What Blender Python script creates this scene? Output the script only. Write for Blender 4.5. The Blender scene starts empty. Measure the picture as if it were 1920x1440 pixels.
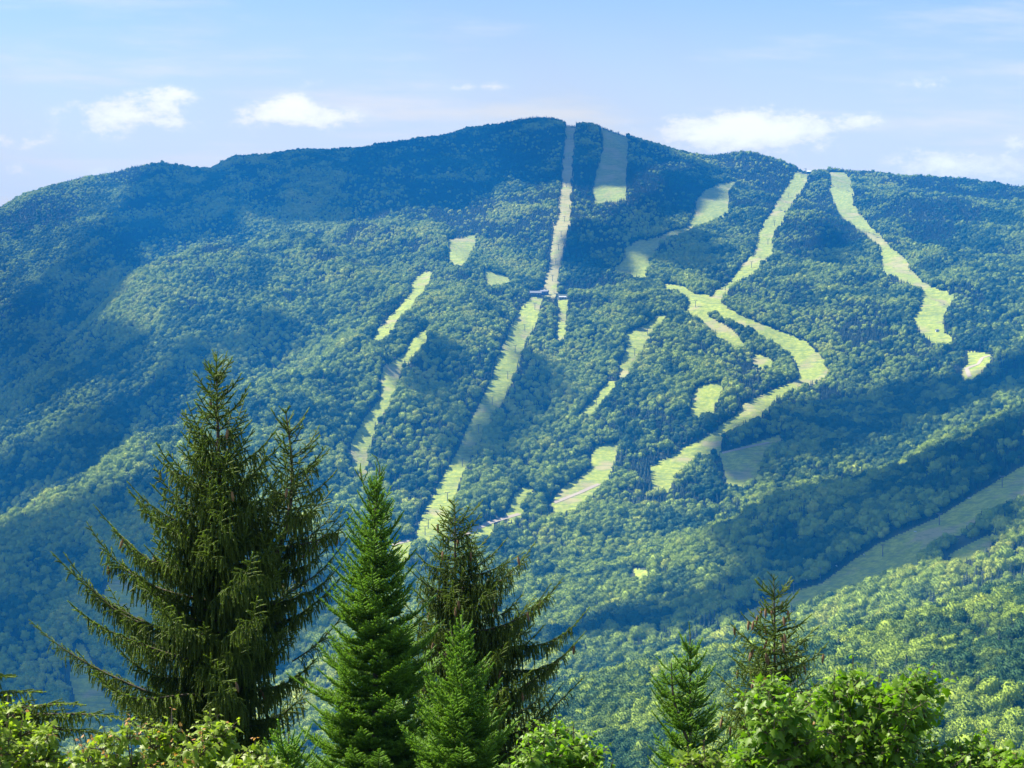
import bpy, math, random
import numpy as np
from math import radians as R
random.seed(7); rng = np.random.default_rng(7)
scene = bpy.context.scene
C = scene.collection

# ---------------------------------------------------------------- camera, sky, sun
F = 960 / math.tan(R(15))          # focal length in photo pixels (30 degree lens)
HY = 800.0                         # photo row of the true horizon
cam_d = bpy.data.cameras.new('camera'); cam = bpy.data.objects.new('camera', cam_d); C.objects.link(cam)
cam_d.sensor_width = 36; cam_d.lens = 18 / math.tan(R(15))
cam_d.clip_start = 0.2; cam_d.clip_end = 60000
cam_d.shift_y = 80 / 1920
cam.location = (0, 0, 0); cam.rotation_euler = (R(90), 0, 0)
scene.camera = cam

HAZE = 0.000102
SUN_EL, SUN_AZ = 53.0, -70.0
sd = np.array([math.cos(R(SUN_EL)) * math.sin(R(SUN_AZ)), math.cos(R(SUN_EL)) * math.cos(R(SUN_AZ)), math.sin(R(SUN_EL))])
sun_d = bpy.data.lights.new('sun', 'SUN'); sun = bpy.data.objects.new('sun', sun_d); C.objects.link(sun)
sun_d.energy = 5.0; sun_d.angle = R(0.9); sun_d.color = (1.0, 0.93, 0.78)
from mathutils import Vector
sun.rotation_euler = Vector(sd).to_track_quat('Z', 'Y').to_euler()
sun.location = (0, 0, 3000)

scene.view_settings.view_transform = 'Standard'; scene.view_settings.look = 'None'
scene.view_settings.gamma = 1; scene.view_settings.exposure = 1.42
scene.render.engine = 'CYCLES'
cy = scene.cycles
cy.use_denoising = True; cy.max_bounces = 6; cy.diffuse_bounces = 2; cy.transmission_bounces = 3
cy.transparent_max_bounces = 8; cy.volume_bounces = 0; cy.use_adaptive_sampling = False
try: cy.denoiser = 'OPENIMAGEDENOISE'
except Exception: pass

class NT:
    def __init__(s, tree): s.t = tree; s.t.nodes.clear()
    def n(s, kind, **kw):
        nd = s.t.nodes.new(kind)
        for k, v in kw.items():
            if k.startswith('_'): nd.inputs[k[1:].replace('_', ' ')].default_value = v
            else: setattr(nd, k, v)
        return nd
    def l(s, a, b): s.t.links.new(a, b)
    def put(s, sock, v):
        if isinstance(v, bpy.types.NodeSocket): s.l(v, sock)
        else: sock.default_value = v
    def m(s, op, *a, clamp=False):
        nd = s.t.nodes.new('ShaderNodeMath'); nd.operation = op; nd.use_clamp = clamp
        for i, v in enumerate(a): s.put(nd.inputs[i], v)
        return nd.outputs[0]
    def mix(s, f, a, b, blend='MIX'):
        nd = s.t.nodes.new('ShaderNodeMix'); nd.data_type = 'RGBA'; nd.blend_type = blend
        s.put(nd.inputs[0], f); s.put(nd.inputs[6], a); s.put(nd.inputs[7], b)
        return nd.outputs[2]
    def smooth(s, v, a, b):
        nd = s.t.nodes.new('ShaderNodeMapRange'); nd.interpolation_type = 'SMOOTHSTEP'
        s.put(nd.inputs[0], v); nd.inputs[1].default_value = a; nd.inputs[2].default_value = b
        return nd.outputs[0]

world = bpy.data.worlds.new('World'); scene.world = world; world.use_nodes = True
w = NT(world.node_tree)
sky = w.n('ShaderNodeTexSky', sky_type='NISHITA', sun_disc=False, sun_elevation=R(SUN_EL), sun_rotation=R(SUN_AZ),
          altitude=600, air_density=1.0, dust_density=1.2, ozone_density=1.6)
tc = w.n('ShaderNodeTexCoord'); sep = w.n('ShaderNodeSeparateXYZ'); w.l(tc.outputs['Generated'], sep.inputs[0])
X, Y, Z = sep.outputs
Yc = w.m('MAXIMUM', Y, 0.05)
su = w.m('DIVIDE', X, Yc); sv = w.m('DIVIDE', Z, Yc)          # slope coordinates of a sky direction
def cvec(a, b):
    cb = w.n('ShaderNodeCombineXYZ'); w.put(cb.inputs[0], a); w.put(cb.inputs[1], b); return cb.outputs[0]
puff = w.n('ShaderNodeTexNoise', _Scale=1.0, _Detail=8.0, _Roughness=0.66); w.l(cvec(w.m('MULTIPLY', su, 38), w.m('MULTIPLY', sv, 70)), puff.inputs['Vector'])
wsp = w.n('ShaderNodeTexNoise', _Scale=1.0, _Detail=6.0, _Roughness=0.6); w.l(cvec(w.m('ADD', w.m('MULTIPLY', su, 5), w.m('MULTIPLY', sv, 6)), w.m('MULTIPLY', sv, 34)), wsp.inputs['Vector'])
pn = w.m('SUBTRACT', puff.outputs[0], 0.5)
# clouds over the ridge: direction (as photo column and row), half width, half height, strength
blobs = [(235, 215, 105, 34, .9), (320, 182, 50, 16, .6), (560, 217, 100, 26, .9), (540, 195, 45, 17, .7), (1400, 250, 165, 34, 1.0), (1400, 222, 70, 22, .8),
         (1585, 231, 60, 15, .6), (15, 262, 75, 20, .55), (20, 320, 70, 20, .25), (1765, 305, 75, 26, .75), (1885, 320, 60, 20, .7), (1915, 268, 40, 22, .5),
         (895, 160, 50, 11, .5), (1760, 160, 70, 22, .35), (220, 320, 60, 14, .4), (1640, 205, 40, 12, .25), (580, 155, 40, 9, .25)]
acc = None
for (cx, cyy, rx, ry, st) in blobs:
    a = w.m('DIVIDE', w.m('SUBTRACT', su, (cx - 960) / F), rx / F)
    b = w.m('DIVIDE', w.m('SUBTRACT', sv, (HY - cyy) / F), ry / F)
    d = w.m('ADD', w.m('MULTIPLY', a, a), w.m('MULTIPLY', b, b))
    g = w.m('MULTIPLY', w.m('EXPONENT', w.m('MULTIPLY', d, -0.9)), st)
    acc = g if acc is None else w.m('ADD', acc, g)
cl = w.smooth(w.m('ADD', acc, w.m('MULTIPLY', pn, 3.0)), 0.15, 1.25)
cl = w.m('MULTIPLY', cl, w.smooth(acc, 0.02, 0.3))
wf = w.m('MULTIPLY', w.smooth(wsp.outputs[0], 0.47, 0.72), 0.45)
low = w.m('MULTIPLY', w.smooth(sv, 0.26, 0.12), 0.85)
cover = w.m('ADD', w.m('MAXIMUM', w.m('MULTIPLY', cl, 0.85), wf), low, clamp=True)
skys = w.mix(1.0, sky.outputs[0], (0.88, 0.92, 0.92, 1), 'MULTIPLY')
cloudc = w.mix(cl, (5.4, 5.1, 4.3, 1), (7.4, 7.0, 5.8, 1))
col = w.mix(cover, skys, cloudc)
bg = w.n('ShaderNodeBackground', _Strength=0.08); w.l(col, bg.inputs[0])
wo = w.n('ShaderNodeOutputWorld'); w.l(bg.outputs[0], wo.inputs[0])

# ---------------------------------------------------------------- helpers
def tag(o, label=None, cat=None, group=None, kind=None):
    if label: o['label'] = label
    if cat: o['category'] = cat
    if group: o['group'] = group
    if kind: o['kind'] = kind
    return o
def empty(name, loc, rz=0):
    o = bpy.data.objects.new(name, None); C.objects.link(o); o.location = loc; o.rotation_euler = (0, 0, rz)
    o.empty_display_size = 0.3
    return o
def link(name, me, parent=None):
    o = bpy.data.objects.new(name, me); C.objects.link(o)
    if parent: o.parent = parent
    return o
def np_mesh(name, V, Fc, mat=None, n=3, attrs=None, smooth=False):
    """mesh from a vertex array and an (N, n) face array"""
    me = bpy.data.meshes.new(name); V = np.asarray(V, np.float32); Fc = np.asarray(Fc, np.int32)
    me.vertices.add(len(V)); me.vertices.foreach_set('co', V.ravel())
    me.loops.add(Fc.size); me.loops.foreach_set('vertex_index', Fc.ravel())
    me.polygons.add(len(Fc)); me.polygons.foreach_set('loop_start', np.arange(0, Fc.size, n, dtype=np.int32))
    if smooth: me.polygons.foreach_set('use_smooth', np.ones(len(Fc), bool))
    for k, a in (attrs or {}).items():
        at = me.attributes.new(k, 'FLOAT', 'POINT'); at.data.foreach_set('value', np.asarray(a, np.float32))
    me.update(calc_edges=True)
    if mat: me.materials.append(mat)
    return me
def mat(name):
    m = bpy.data.materials.new(name); m.use_nodes = True
    return m, NT(m.node_tree)
def finish(nt, shader):
    o = nt.n('ShaderNodeOutputMaterial'); nt.l(shader, o.inputs[0])

_tab = rng.random((256, 256))
def vnoise(x, y):
    xi = np.floor(x).astype(int); yi = np.floor(y).astype(int); fx = x - xi; fy = y - yi
    fx = fx * fx * (3 - 2 * fx); fy = fy * fy * (3 - 2 * fy)
    g = lambda a, b: _tab[a & 255, b & 255]
    return (g(xi, yi) * (1 - fx) + g(xi + 1, yi) * fx) * (1 - fy) + (g(xi, yi + 1) * (1 - fx) + g(xi + 1, yi + 1) * fx) * fy
def fbm(x, y, o=4):
    s = 0; a = 1; t = 0
    for i in range(o):
        s = s + a * vnoise(x * 2 ** i + 17.3 * i, y * 2 ** i + 5.1 * i); t += a; a *= .5
    return s / t

# ---------------------------------------------------------------- terrain
# each line is one feature running across the view: (photo column, photo row it shows at, distance)
K = [
 [(-3000, 1900, 700), (0, 1800, 700), (960, 1680, 700), (1920, 1530, 700), (5000, 1500, 700)],                      # foot of the near ridge
 [(-3000, 1650, 1000), (0, 1640, 1000), (400, 1560, 1000), (800, 1420, 1000), (1080, 1335, 1000), (1500, 1250, 950), (1920, 1200, 900), (5000, 1150, 900)],
 [(-3000, 1600, 1250), (0, 1590, 1250), (400, 1500, 1280), (800, 1345, 1330), (1080, 1262, 1350), (1250, 1222, 1350), (1500, 1155, 1300), (1700, 1110, 1280), (1920, 1058, 1250), (2200, 1000, 1250), (5000, 950, 1250)],  # near crest
 [(-3000, 1640, 1500), (0, 1600, 1500), (400, 1540, 1560), (800, 1400, 1600), (1080, 1310, 1600), (1250, 1290, 1600), (1500, 1225, 1600), (1700, 1180, 1560), (1920, 1135, 1540), (2200, 1080, 1540), (5000, 1050, 1540)],  # hollow behind
 [(-3000, 1400, 1900), (0, 1350, 1900), (400, 1290, 1900), (800, 1230, 1850), (1080, 1200, 1850), (1250, 1170, 1850), (1500, 1090, 1850), (1700, 1010, 1850), (1920, 925, 1850), (2200, 850, 1850), (5000, 800, 1850)],
 [(-3000, 1250, 2100), (0, 1160, 2100), (400, 1130, 2100), (800, 1120, 2050), (1080, 1095, 2050), (1150, 1075, 2050), (1300, 1015, 2080), (1500, 922, 2120), (1690, 872, 2160), (1780, 822, 2180), (1920, 764, 2200), (2200, 700, 2200), (5000, 650, 2200)],  # right spur crest
 [(-3000, 1200, 2250), (0, 1090, 2200), (400, 1040, 2200), (800, 1060, 2150), (1080, 1065, 2200), (1150, 1058, 2230), (1300, 1010, 2270), (1500, 940, 2330), (1690, 888, 2370), (1780, 836, 2390), (1920, 778, 2400), (2200, 712, 2400), (5000, 660, 2400)],
 [(-3000, 1150, 2330), (0, 1040, 2280), (400, 930, 2320), (800, 950, 2380), (1080, 960, 2380), (1300, 920, 2430), (1500, 850, 2530), (1700, 790, 2580), (1920, 710, 2620), (5000, 600, 2620)],
 [(-3000, 1100, 2400), (-150, 1055, 2400), (0, 982, 2420), (150, 907, 2450), (300, 808, 2520), (380, 768, 2570), (500, 712, 2680), (640, 648, 2800), (750, 640, 2850), (850, 650, 2850), (1080, 680, 2880), (1500, 680, 2900), (1920, 620, 2900), (5000, 560, 2900)],  # left spur crest
 [(-3000, 1110, 2600), (-150, 1075, 2600), (0, 1012, 2620), (150, 935, 2650), (300, 842, 2720), (380, 800, 2770), (500, 730, 2900), (640, 640, 3000), (750, 590, 3050), (850, 560, 3100), (1000, 552, 3150), (1080, 552, 3180), (1300, 553, 3200), (1500, 590, 3100), (1920, 560, 3080), (5000, 500, 3080)],
 [(-3000, 960, 3000), (-150, 900, 3000), (0, 830, 3000), (150, 720, 3050), (300, 640, 3100), (450, 590, 3150), (640, 560, 3200), (850, 510, 3350), (1000, 520, 3400), (1080, 525, 3400), (1300, 530, 3400), (1500, 520, 3320), (1920, 500, 3280), (5000, 450, 3280)],
 [(-3000, 900, 3250), (-150, 830, 3250), (0, 745, 3280), (100, 655, 3330), (200, 565, 3400), (290, 490, 3500), (420, 456, 3600), (540, 440, 3680), (700, 425, 3750), (850, 440, 3680), (1080, 430, 3680), (1300, 440, 3700), (1500, 430, 3650), (1920, 430, 3600), (5000, 400, 3600)],  # left shoulder crest
 [(-3000, 910, 3480), (-150, 850, 3480), (0, 770, 3520), (100, 680, 3570), (200, 590, 3640), (290, 506, 3740), (420, 468, 3820), (540, 446, 3900), (700, 405, 3950), (850, 385, 3980), (1080, 360, 4000), (1300, 370, 4000), (1500, 375, 3980), (1920, 385, 3900), (5000, 350, 3900)],
 [(-3000, 700, 3950), (-150, 600, 3950), (0, 545, 3980), (200, 450, 4050), (400, 370, 4200), (700, 330, 4320), (1080, 290, 4330), (1300, 320, 4280), (1500, 345, 4230), (1920, 365, 4150), (5000, 340, 4150)],
]
SKYL = [(-3000, 560), (-400, 520), (-150, 448), (0, 383), (60, 362), (125, 344), (220, 324), (262, 316), (305, 306), (345, 318), (392, 324), (418, 307), (440, 293), (500, 291), (560, 284), (640, 282), (720, 271), (800, 256),
        (880, 240), (960, 228), (1000, 224), (1040, 224), (1065, 234), (1100, 234), (1135, 239), (1180, 255), (1250, 275), (1330, 287), (1370, 288), (1420, 290), (1460, 298), (1510, 314), (1560, 309), (1620, 318),
        (1700, 333), (1790, 340), (1850, 347), (1920, 356), (2050, 375), (2300, 400), (5000, 460)]
SKYY = [(-3000, 4400), (0, 4450), (400, 4650), (1000, 4750), (1500, 4600), (2100, 4450), (5000, 4400)]

ucols = np.unique(np.concatenate([np.linspace(-4200, -280, 18), np.arange(-272, 2200, 8.0), np.linspace(2220, 6200, 18)]))
ys = np.unique(np.concatenate([np.geomspace(3, 600, 60), np.arange(600, 1700, 11.0), np.arange(1700, 4900, 12.0), np.linspace(4900, 6300, 22)]))
def keyed(tab, u, j):
    a = np.array(tab, float); x = a[:, 0]
    y = np.interp(u, x, a[:, j])
    k = (np.abs(np.arange(-40, 41)) <= 40)
    ww = np.array([-48, -24, 0, 24, 48.0]); wt = np.array([1, 2, 3, 2, 1.0]) / 9
    return sum(w_ * np.interp(u + d_, x, a[:, j]) for d_, w_ in zip(ww, wt))
def pchip(x, y, xq):
    h = np.diff(x); d = np.diff(y) / h
    m = np.zeros_like(y)
    for i in range(1, len(x) - 1):
        if d[i - 1] * d[i] > 0:
            w1 = 2 * h[i] + h[i - 1]; w2 = h[i] + 2 * h[i - 1]
            m[i] = (w1 + w2) / (w1 / d[i - 1] + w2 / d[i])
    m[0] = d[0]; m[-1] = d[-1]
    i = np.clip(np.searchsorted(x, xq) - 1, 0, len(x) - 2)
    t = (xq - x[i]) / h[i]; t2 = t * t; t3 = t2 * t
    return (2 * t3 - 3 * t2 + 1) * y[i] + (t3 - 2 * t2 + t) * h[i] * m[i] + (-2 * t3 + 3 * t2) * y[i + 1] + (t3 - t2) * h[i] * m[i + 1]
TREE_H = 10.0
ZG = np.zeros((len(ucols), len(ys)))
K[2] = [(u_, y_ + 26 + 22 * (u_ > 1400), d_) for u_, y_, d_ in K[2]]; K[9] = [(u_, y_ + 24 * (u_ < 600), d_) for u_, y_, d_ in K[9]]; K[12] = [(u_, y_ + 16 * (u_ < 560), d_) for u_, y_, d_ in K[12]]; K[1] = [(u_, y_ + 16, d_) for u_, y_, d_ in K[1]]
kc = [(keyed(k, ucols, 1), keyed(k, ucols, 2)) for k in K]
a = np.array(SKYL, float); b_ = np.array(SKYY, float)
sy = np.interp(ucols, a[:, 0], a[:, 1]); sY = np.interp(ucols, b_[:, 0], b_[:, 1])
CY = np.zeros((len(ucols),))
for i, u in enumerate(ucols):
    kx = [0.5, 12, 40, 140, 380]; kz = [-1.8, -6.5, -13, -58, -150]
    for (yy, YY) in kc:
        kx.append(YY[i]); kz.append((HY - yy[i]) / F * YY[i] - TREE_H)
    kx.append(sY[i]); kz.append((HY - sy[i]) / F * sY[i] - TREE_H)
    top = kz[-1]
    kx += [sY[i] + 250, sY[i] + 900, 6600]; kz += [top - 70, top - 330, -60]
    ZG[i] = pchip(np.array(kx), np.array(kz), ys)
UU, YY2 = np.meshgrid(ucols, ys, indexing='ij')
XW = (UU - 960) / F * YY2
amp = np.interp(YY2, [0, 60, 500, 900, 1500, 2300, 3000, 4200, 4700, 6300], [0, .3, 4, 9, 8, 13, 30, 28, 5, 10])
rid = 1 - np.abs(2 * fbm(XW / 210 + YY2 / 420 + 40, YY2 / 900 + 9, 3) - 1) * 2.0
ZG += amp * (rid - 0.55) * 1.0 + amp * 0.7 * (fbm(XW / 130, YY2 / 130, 4) - .5)
ZG += np.interp(YY2, [0, 30, 80], [0.05, 0.4, 2]) * (fbm(XW / 9 + 3, YY2 / 9, 3) - .5)

def ground(u, Y):
    """height of the terrain sheet at photo column u and distance Y (bilinear on its own grid)"""
    u = np.asarray(u, float); Y = np.asarray(Y, float)
    i = np.clip(np.searchsorted(ucols, u) - 1, 0, len(ucols) - 2); j = np.clip(np.searchsorted(ys, Y) - 1, 0, len(ys) - 2)
    a = np.clip((u - ucols[i]) / (ucols[i + 1] - ucols[i]), 0, 1); b = np.clip((Y - ys[j]) / (ys[j + 1] - ys[j]), 0, 1)
    return (ZG[i, j] * (1 - a) + ZG[i + 1, j] * a) * (1 - b) + (ZG[i, j + 1] * (1 - a) + ZG[i + 1, j + 1] * a) * b
def ground_xy(x, y): return ground(np.asarray(x) / np.asarray(y) * F + 960, y)
VG = HY - F * ZG / YY2                      # photo row of every terrain vertex
VMIN = np.minimum.accumulate(VG, axis=1)
def cast(px, py):
    """first point of the terrain on the line of sight through (px, py); distance, or nan over the skyline"""
    px = np.atleast_1d(np.asarray(px, float)); py = np.atleast_1d(np.asarray(py, float)); out = np.full(px.shape, np.nan)
    i = np.clip(np.searchsorted(ucols, px) - 1, 0, len(ucols) - 2); a = (px - ucols[i]) / (ucols[i + 1] - ucols[i])
    for k in range(len(px)):
        v = VG[i[k]] * (1 - a[k]) + VG[i[k] + 1] * a[k]
        h = np.nonzero((v <= py[k]) & (ys > 500))[0]
        if len(h):
            j = h[0]
            if j == 0: out[k] = ys[0]; continue
            t = (v[j - 1] - py[k]) / max(v[j - 1] - v[j], 1e-6); out[k] = ys[j - 1] + np.clip(t, 0, 1) * (ys[j] - ys[j - 1])
    return out
def P(px, py, Y): return np.array([(px - 960) / F * Y, Y, (HY - py) / F * Y])
def on_ground(px, py):
    Y = float(cast(px, py)[0])
    if Y != Y:
        j = int(np.argmin(VG[int(np.argmin(abs(ucols - px)))])); Y = ys[j]
    return np.array([(px - 960) / F * Y, Y, float(ground(px, Y))])

mg, nt = mat('forest_floor')
nz = nt.n('ShaderNodeTexNoise', _Scale=0.05, _Detail=8.0)
tcg = nt.n('ShaderNodeNewGeometry'); nt.l(tcg.outputs['Position'], nz.inputs['Vector'])
c = nt.mix(nt.smooth(nz.outputs[0], .35, .65), (0.022, 0.035, 0.014, 1), (0.05, 0.07, 0.025, 1))
bs = nt.n('ShaderNodeBsdfPrincipled', _Roughness=0.95); nt.l(c, bs.inputs['Base Color']); finish(nt, bs.outputs[0])
nu, ny = ZG.shape
idx = np.arange(nu * ny).reshape(nu, ny)
quads = np.stack([idx[:-1, :-1], idx[1:, :-1], idx[1:, 1:], idx[:-1, 1:]], -1).reshape(-1, 4)
terr = link('terrain', np_mesh('terrain', np.stack([XW, YY2, ZG], -1).reshape(-1, 3), quads, mg, 4, smooth=True)); tag(terr, kind='structure')

# ---------------------------------------------------------------- ski trails
TR = {
 'summit_lift': [(1065,226),(1079,226),(1074,285),(1069,352),(1068,410),(1062,430),(1047,505),(1040,553),(1029,553),(1023,543),(1033,494),(1039,457),(1042,417),(1051,410),(1052,369),(1055,352),(1058,301)],
 'summit_bowl': [(1129,234),(1134,268),(1124,312),(1114,359),(1119,381),(1143,376),(1172,369),(1173,315),(1177,257),(1160,246),(1140,235)],
 'upper_glade': [(1381,339),(1349,346),(1322,361),(1310,376),(1305,400),(1293,424),(1329,415),(1365,395),(1363,373),(1370,352)],
 'glade_link': [(1295,423),(1266,433),(1241,444),(1243,449),(1268,438),(1300,428)],
 'middle_glade': [(1239,445),(1200,452),(1175,466),(1172,491),(1153,506),(1187,515),(1209,517),(1214,491),(1231,464)],
 'right_lift': [(1522,313),(1498,317),(1478,349),(1448,400),(1427,434),(1420,471),(1393,501),(1376,528),(1345,549),(1350,556),(1362,541),(1390,522),(1410,510),(1427,491),(1448,471),(1449,440),(1458,423),(1481,386),(1505,346),(1522,319)],
 'far_right': [(1558,313),(1560,359),(1574,399),(1616,432),(1655,462),(1657,508),(1695,521),(1734,541),(1734,565),(1717,597),(1732,620),(1762,640),(1784,642),(1766,616),(1766,593),(1788,553),(1742,539),(1715,517),(1701,506),(1703,494),(1679,474),(1655,450),(1624,420),(1600,387),(1594,331),(1572,315)],
 'far_right_foot': [(1820,660),(1857,666),(1837,696),(1818,712),(1806,696),(1818,684)],
 'junction': [(1251,533),(1279,537),(1303,553),(1338,555),(1348,541),(1358,543),(1350,568),(1346,575),(1327,581),(1323,598),(1293,581),(1297,557),(1275,543),(1251,539)],
 'curve': [(1340,564),(1352,570),(1382,589),(1445,617),(1501,637),(1536,668),(1551,696),(1540,709),(1501,715),(1503,696),(1493,664),(1453,635),(1414,613),(1374,597),(1342,579)],
 'branch': [(1322,594),(1330,597),(1358,612),(1378,628),(1394,649),(1386,650),(1372,640),(1352,627),(1327,604)],
 'branch_b': [(1418,663),(1445,676),(1448,683),(1415,683)],
 'patch': [(1315,725),(1354,717),(1343,747),(1335,771),(1299,778),(1305,739)],
 'curve_low': [(1500,713),(1462,729),(1440,738),(1398,759),(1384,781),(1354,798),(1351,808),(1372,805),(1390,792),(1420,777),(1441,763),(1452,742),(1470,735),(1503,718)],
 'curve_foot': [(1352,806),(1330,820),(1280,845),(1250,862),(1224,874),(1225,905),(1230,913),(1253,912),(1262,890),(1285,870),(1300,850),(1348,841),(1350,815)],
 'meadow': [(1123,838),(1157,832),(1148,865),(1137,896),(1115,915),(1087,937),(1078,953),(1044,960),(1038,942),(1056,919),(1110,883),(1114,856)],
 'main_lift': [(999,559),(981,580),(961,616),(938,671),(916,734),(884,797),(866,842),(830,905),(798,964),(783,1008),(836,1000),(839,969),(862,887),(889,833),(916,788),(947,734),(966,693),(984,635),(1004,599),(1014,561)],
 'left_upper': [(801,510),(778,524),(776,549),(749,580),(717,612),(703,638),(722,633),(749,592),(794,544),(810,512)],
 'left_lower': [(799,618),(776,639),(767,662),(749,674),(724,688),(719,711),(719,747),(690,783),(667,824),(662,842),(667,874),(684,888),(687,851),(705,786),(732,743),(745,707),(750,683),(781,660),(798,634)],
 'left_patch': [(844,452),(893,439),(878,486),(866,498),(846,487)],
 'left_wedge': [(911,506),(952,520),(950,531),(918,533)],
 'mid_slope': [(1240,591),(1247,593),(1227,611),(1205,645),(1174,700),(1163,709),(1170,680),(1182,648),(1179,626),(1218,609)],
 'mid_slope_low': [(1148,714),(1137,725),(1114,756),(1094,776),(1110,772),(1132,744),(1151,718)],
 'foot_slope': [(988,913),(970,928),(961,955),(950,969),(976,965),(975,941),(996,918)],
 'foot_slope_b': [(876,994),(922,979),(922,1000),(890,1004)],
 'lift_strip': [(1051,564),(1062,564),(1060,600),(1057,625),(1052,640),(1050,600)],
 'shade_patch': [(1354,851),(1415,833),(1470,815),(1442,832),(1428,854),(1415,892),(1390,910),(1369,910),(1362,882)],
 'valley_lift': [(2050,800),(1920,877),(1841,923),(1762,972),(1647,1024),(1595,1059),(1546,1095),(1470,1118),(1400,1152),(1400,1160),(1480,1137),(1536,1110),(1612,1090),(1668,1062),(1717,1055),(1723,1028),(1765,1000),(1807,989),(1838,958),(1920,924),(2050,860)],
 'valley_strip': [(1857,1005),(1793,1037),(1779,1046),(1800,1046),(1856,1018)],
 'left_valley': [(200,1112),(215,1080),(270,1085),(282,1120),(255,1180),(212,1150)],
 'left_valley_b': [(135,1270),(150,1205),(190,1290),(215,1340),(150,1330)],
 'fir_gap': [(733,1020),(770,1012),(764,1040),(735,1050)],
 'small_gap': [(1192,1068),(1212,1072),(1207,1082),(1195,1080)],
}
ROADS = {  # pale gravel access roads: photo polyline, half width in metres
 'a': ([(1039,944),(1060,936),(1090,924),(1123,909)], 2.6), 'b': ([(850,1012),(871,1003),(920,981),(974,965)], 2.8),
 'c': ([(1354,851),(1400,840),(1442,831)], 2.2), 'd': ([(1857,668),(1842,672),(1834,684),(1812,692),(1818,708)], 2.6), 'e': ([(735,1024),(768,1014)], 3.0)}
H, W = 1440, 2200; OX = 140                                     # mask raster covers columns -140 .. 2060
def inside(poly, x, y):
    p = np.array(poly, float); c = np.zeros(x.shape, bool); j = len(p) - 1
    for i in range(len(p)):
        xi, yi = p[i]; xj, yj = p[j]
        if yi != yj: c ^= ((yi > y) != (yj > y)) & (x < (xj - xi) * (y - yi) / (yj - yi) + xi)
        j = i
    return c
mask = np.zeros((H, W), bool)
for nm, poly in TR.items():
    p = np.array(poly); x0, x1 = int(p[:, 0].min()) - 2, int(p[:, 0].max()) + 3; y0, y1 = int(p[:, 1].min()) - 2, int(p[:, 1].max()) + 3
    gx, gy = np.meshgrid(np.arange(x0, x1), np.arange(y0, y1))
    mk = inside(poly, gx + .5 + (fbm(gx / 7.0, gy / 7.0, 3) - .5) * 9, gy + .5 + (fbm(gx / 7.0 + 60, gy / 7.0, 3) - .5) * 9)
    xs_ = np.clip(gx + OX, 0, W - 1); mask[gy[mk], xs_[mk]] = True

def trail_material(nm, bare):
    mt, nt = mat(nm)
    ge = nt.n('ShaderNodeNewGeometry')
    n1 = nt.n('ShaderNodeTexNoise', _Scale=0.018, _Detail=6.0, _Roughness=.6); nt.l(ge.outputs['Position'], n1.inputs['Vector'])
    n2 = nt.n('ShaderNodeTexNoise', _Scale=0.14, _Detail=6.0, _Roughness=.7); nt.l(ge.outputs['Position'], n2.inputs['Vector'])
    sp = nt.n('ShaderNodeSeparateXYZ'); nt.l(ge.outputs['Position'], sp.inputs[0])
    hi = nt.smooth(sp.outputs[2], 150, 520)                       # grass thins to drab sedge with altitude
    g = nt.mix(nt.smooth(n2.outputs[0], .35, .68), (0.19, 0.26, 0.02, 1), (0.37, 0.41, 0.035, 1))
    g2 = nt.mix(nt.smooth(n2.outputs[0], .35, .68), (0.15, 0.21, 0.03, 1), (0.30, 0.33, 0.06, 1))
    g = nt.mix(hi, g, g2)
    g = nt.mix(nt.smooth(n1.outputs[0], .50 - bare, .64 - bare), g, (0.32, 0.29, 0.11, 1))
    mp = nt.n('ShaderNodeMapping'); mp.inputs['Scale'].default_value = (.025, .06, .55); nt.l(ge.outputs['Position'], mp.inputs[0])
    n3 = nt.n('ShaderNodeTexNoise', _Scale=1.0, _Detail=5.0, _Roughness=.65); nt.l(mp.outputs[0], n3.inputs['Vector'])   # hummocks and mown ledges across the slope
    g = nt.mix(nt.m('MULTIPLY', nt.smooth(n3.outputs[0], .48, .64), .7), g, (0.13, 0.19, 0.045, 1))
    bs = nt.n('ShaderNodeBsdfPrincipled', _Roughness=0.95); nt.l(g, bs.inputs['Base Color'])
    bm_ = nt.n('ShaderNodeBump', _Strength=0.8, _Distance=1.5); nt.l(n2.outputs[0], bm_.inputs['Height']); nt.l(bm_.outputs[0], bs.inputs['Normal'])
    finish(nt, bs.outputs[0])
    return mt
mt = trail_material('trail_grass', 0.0); mt_bare = trail_material('trail_worn_earth', 0.16)
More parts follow.
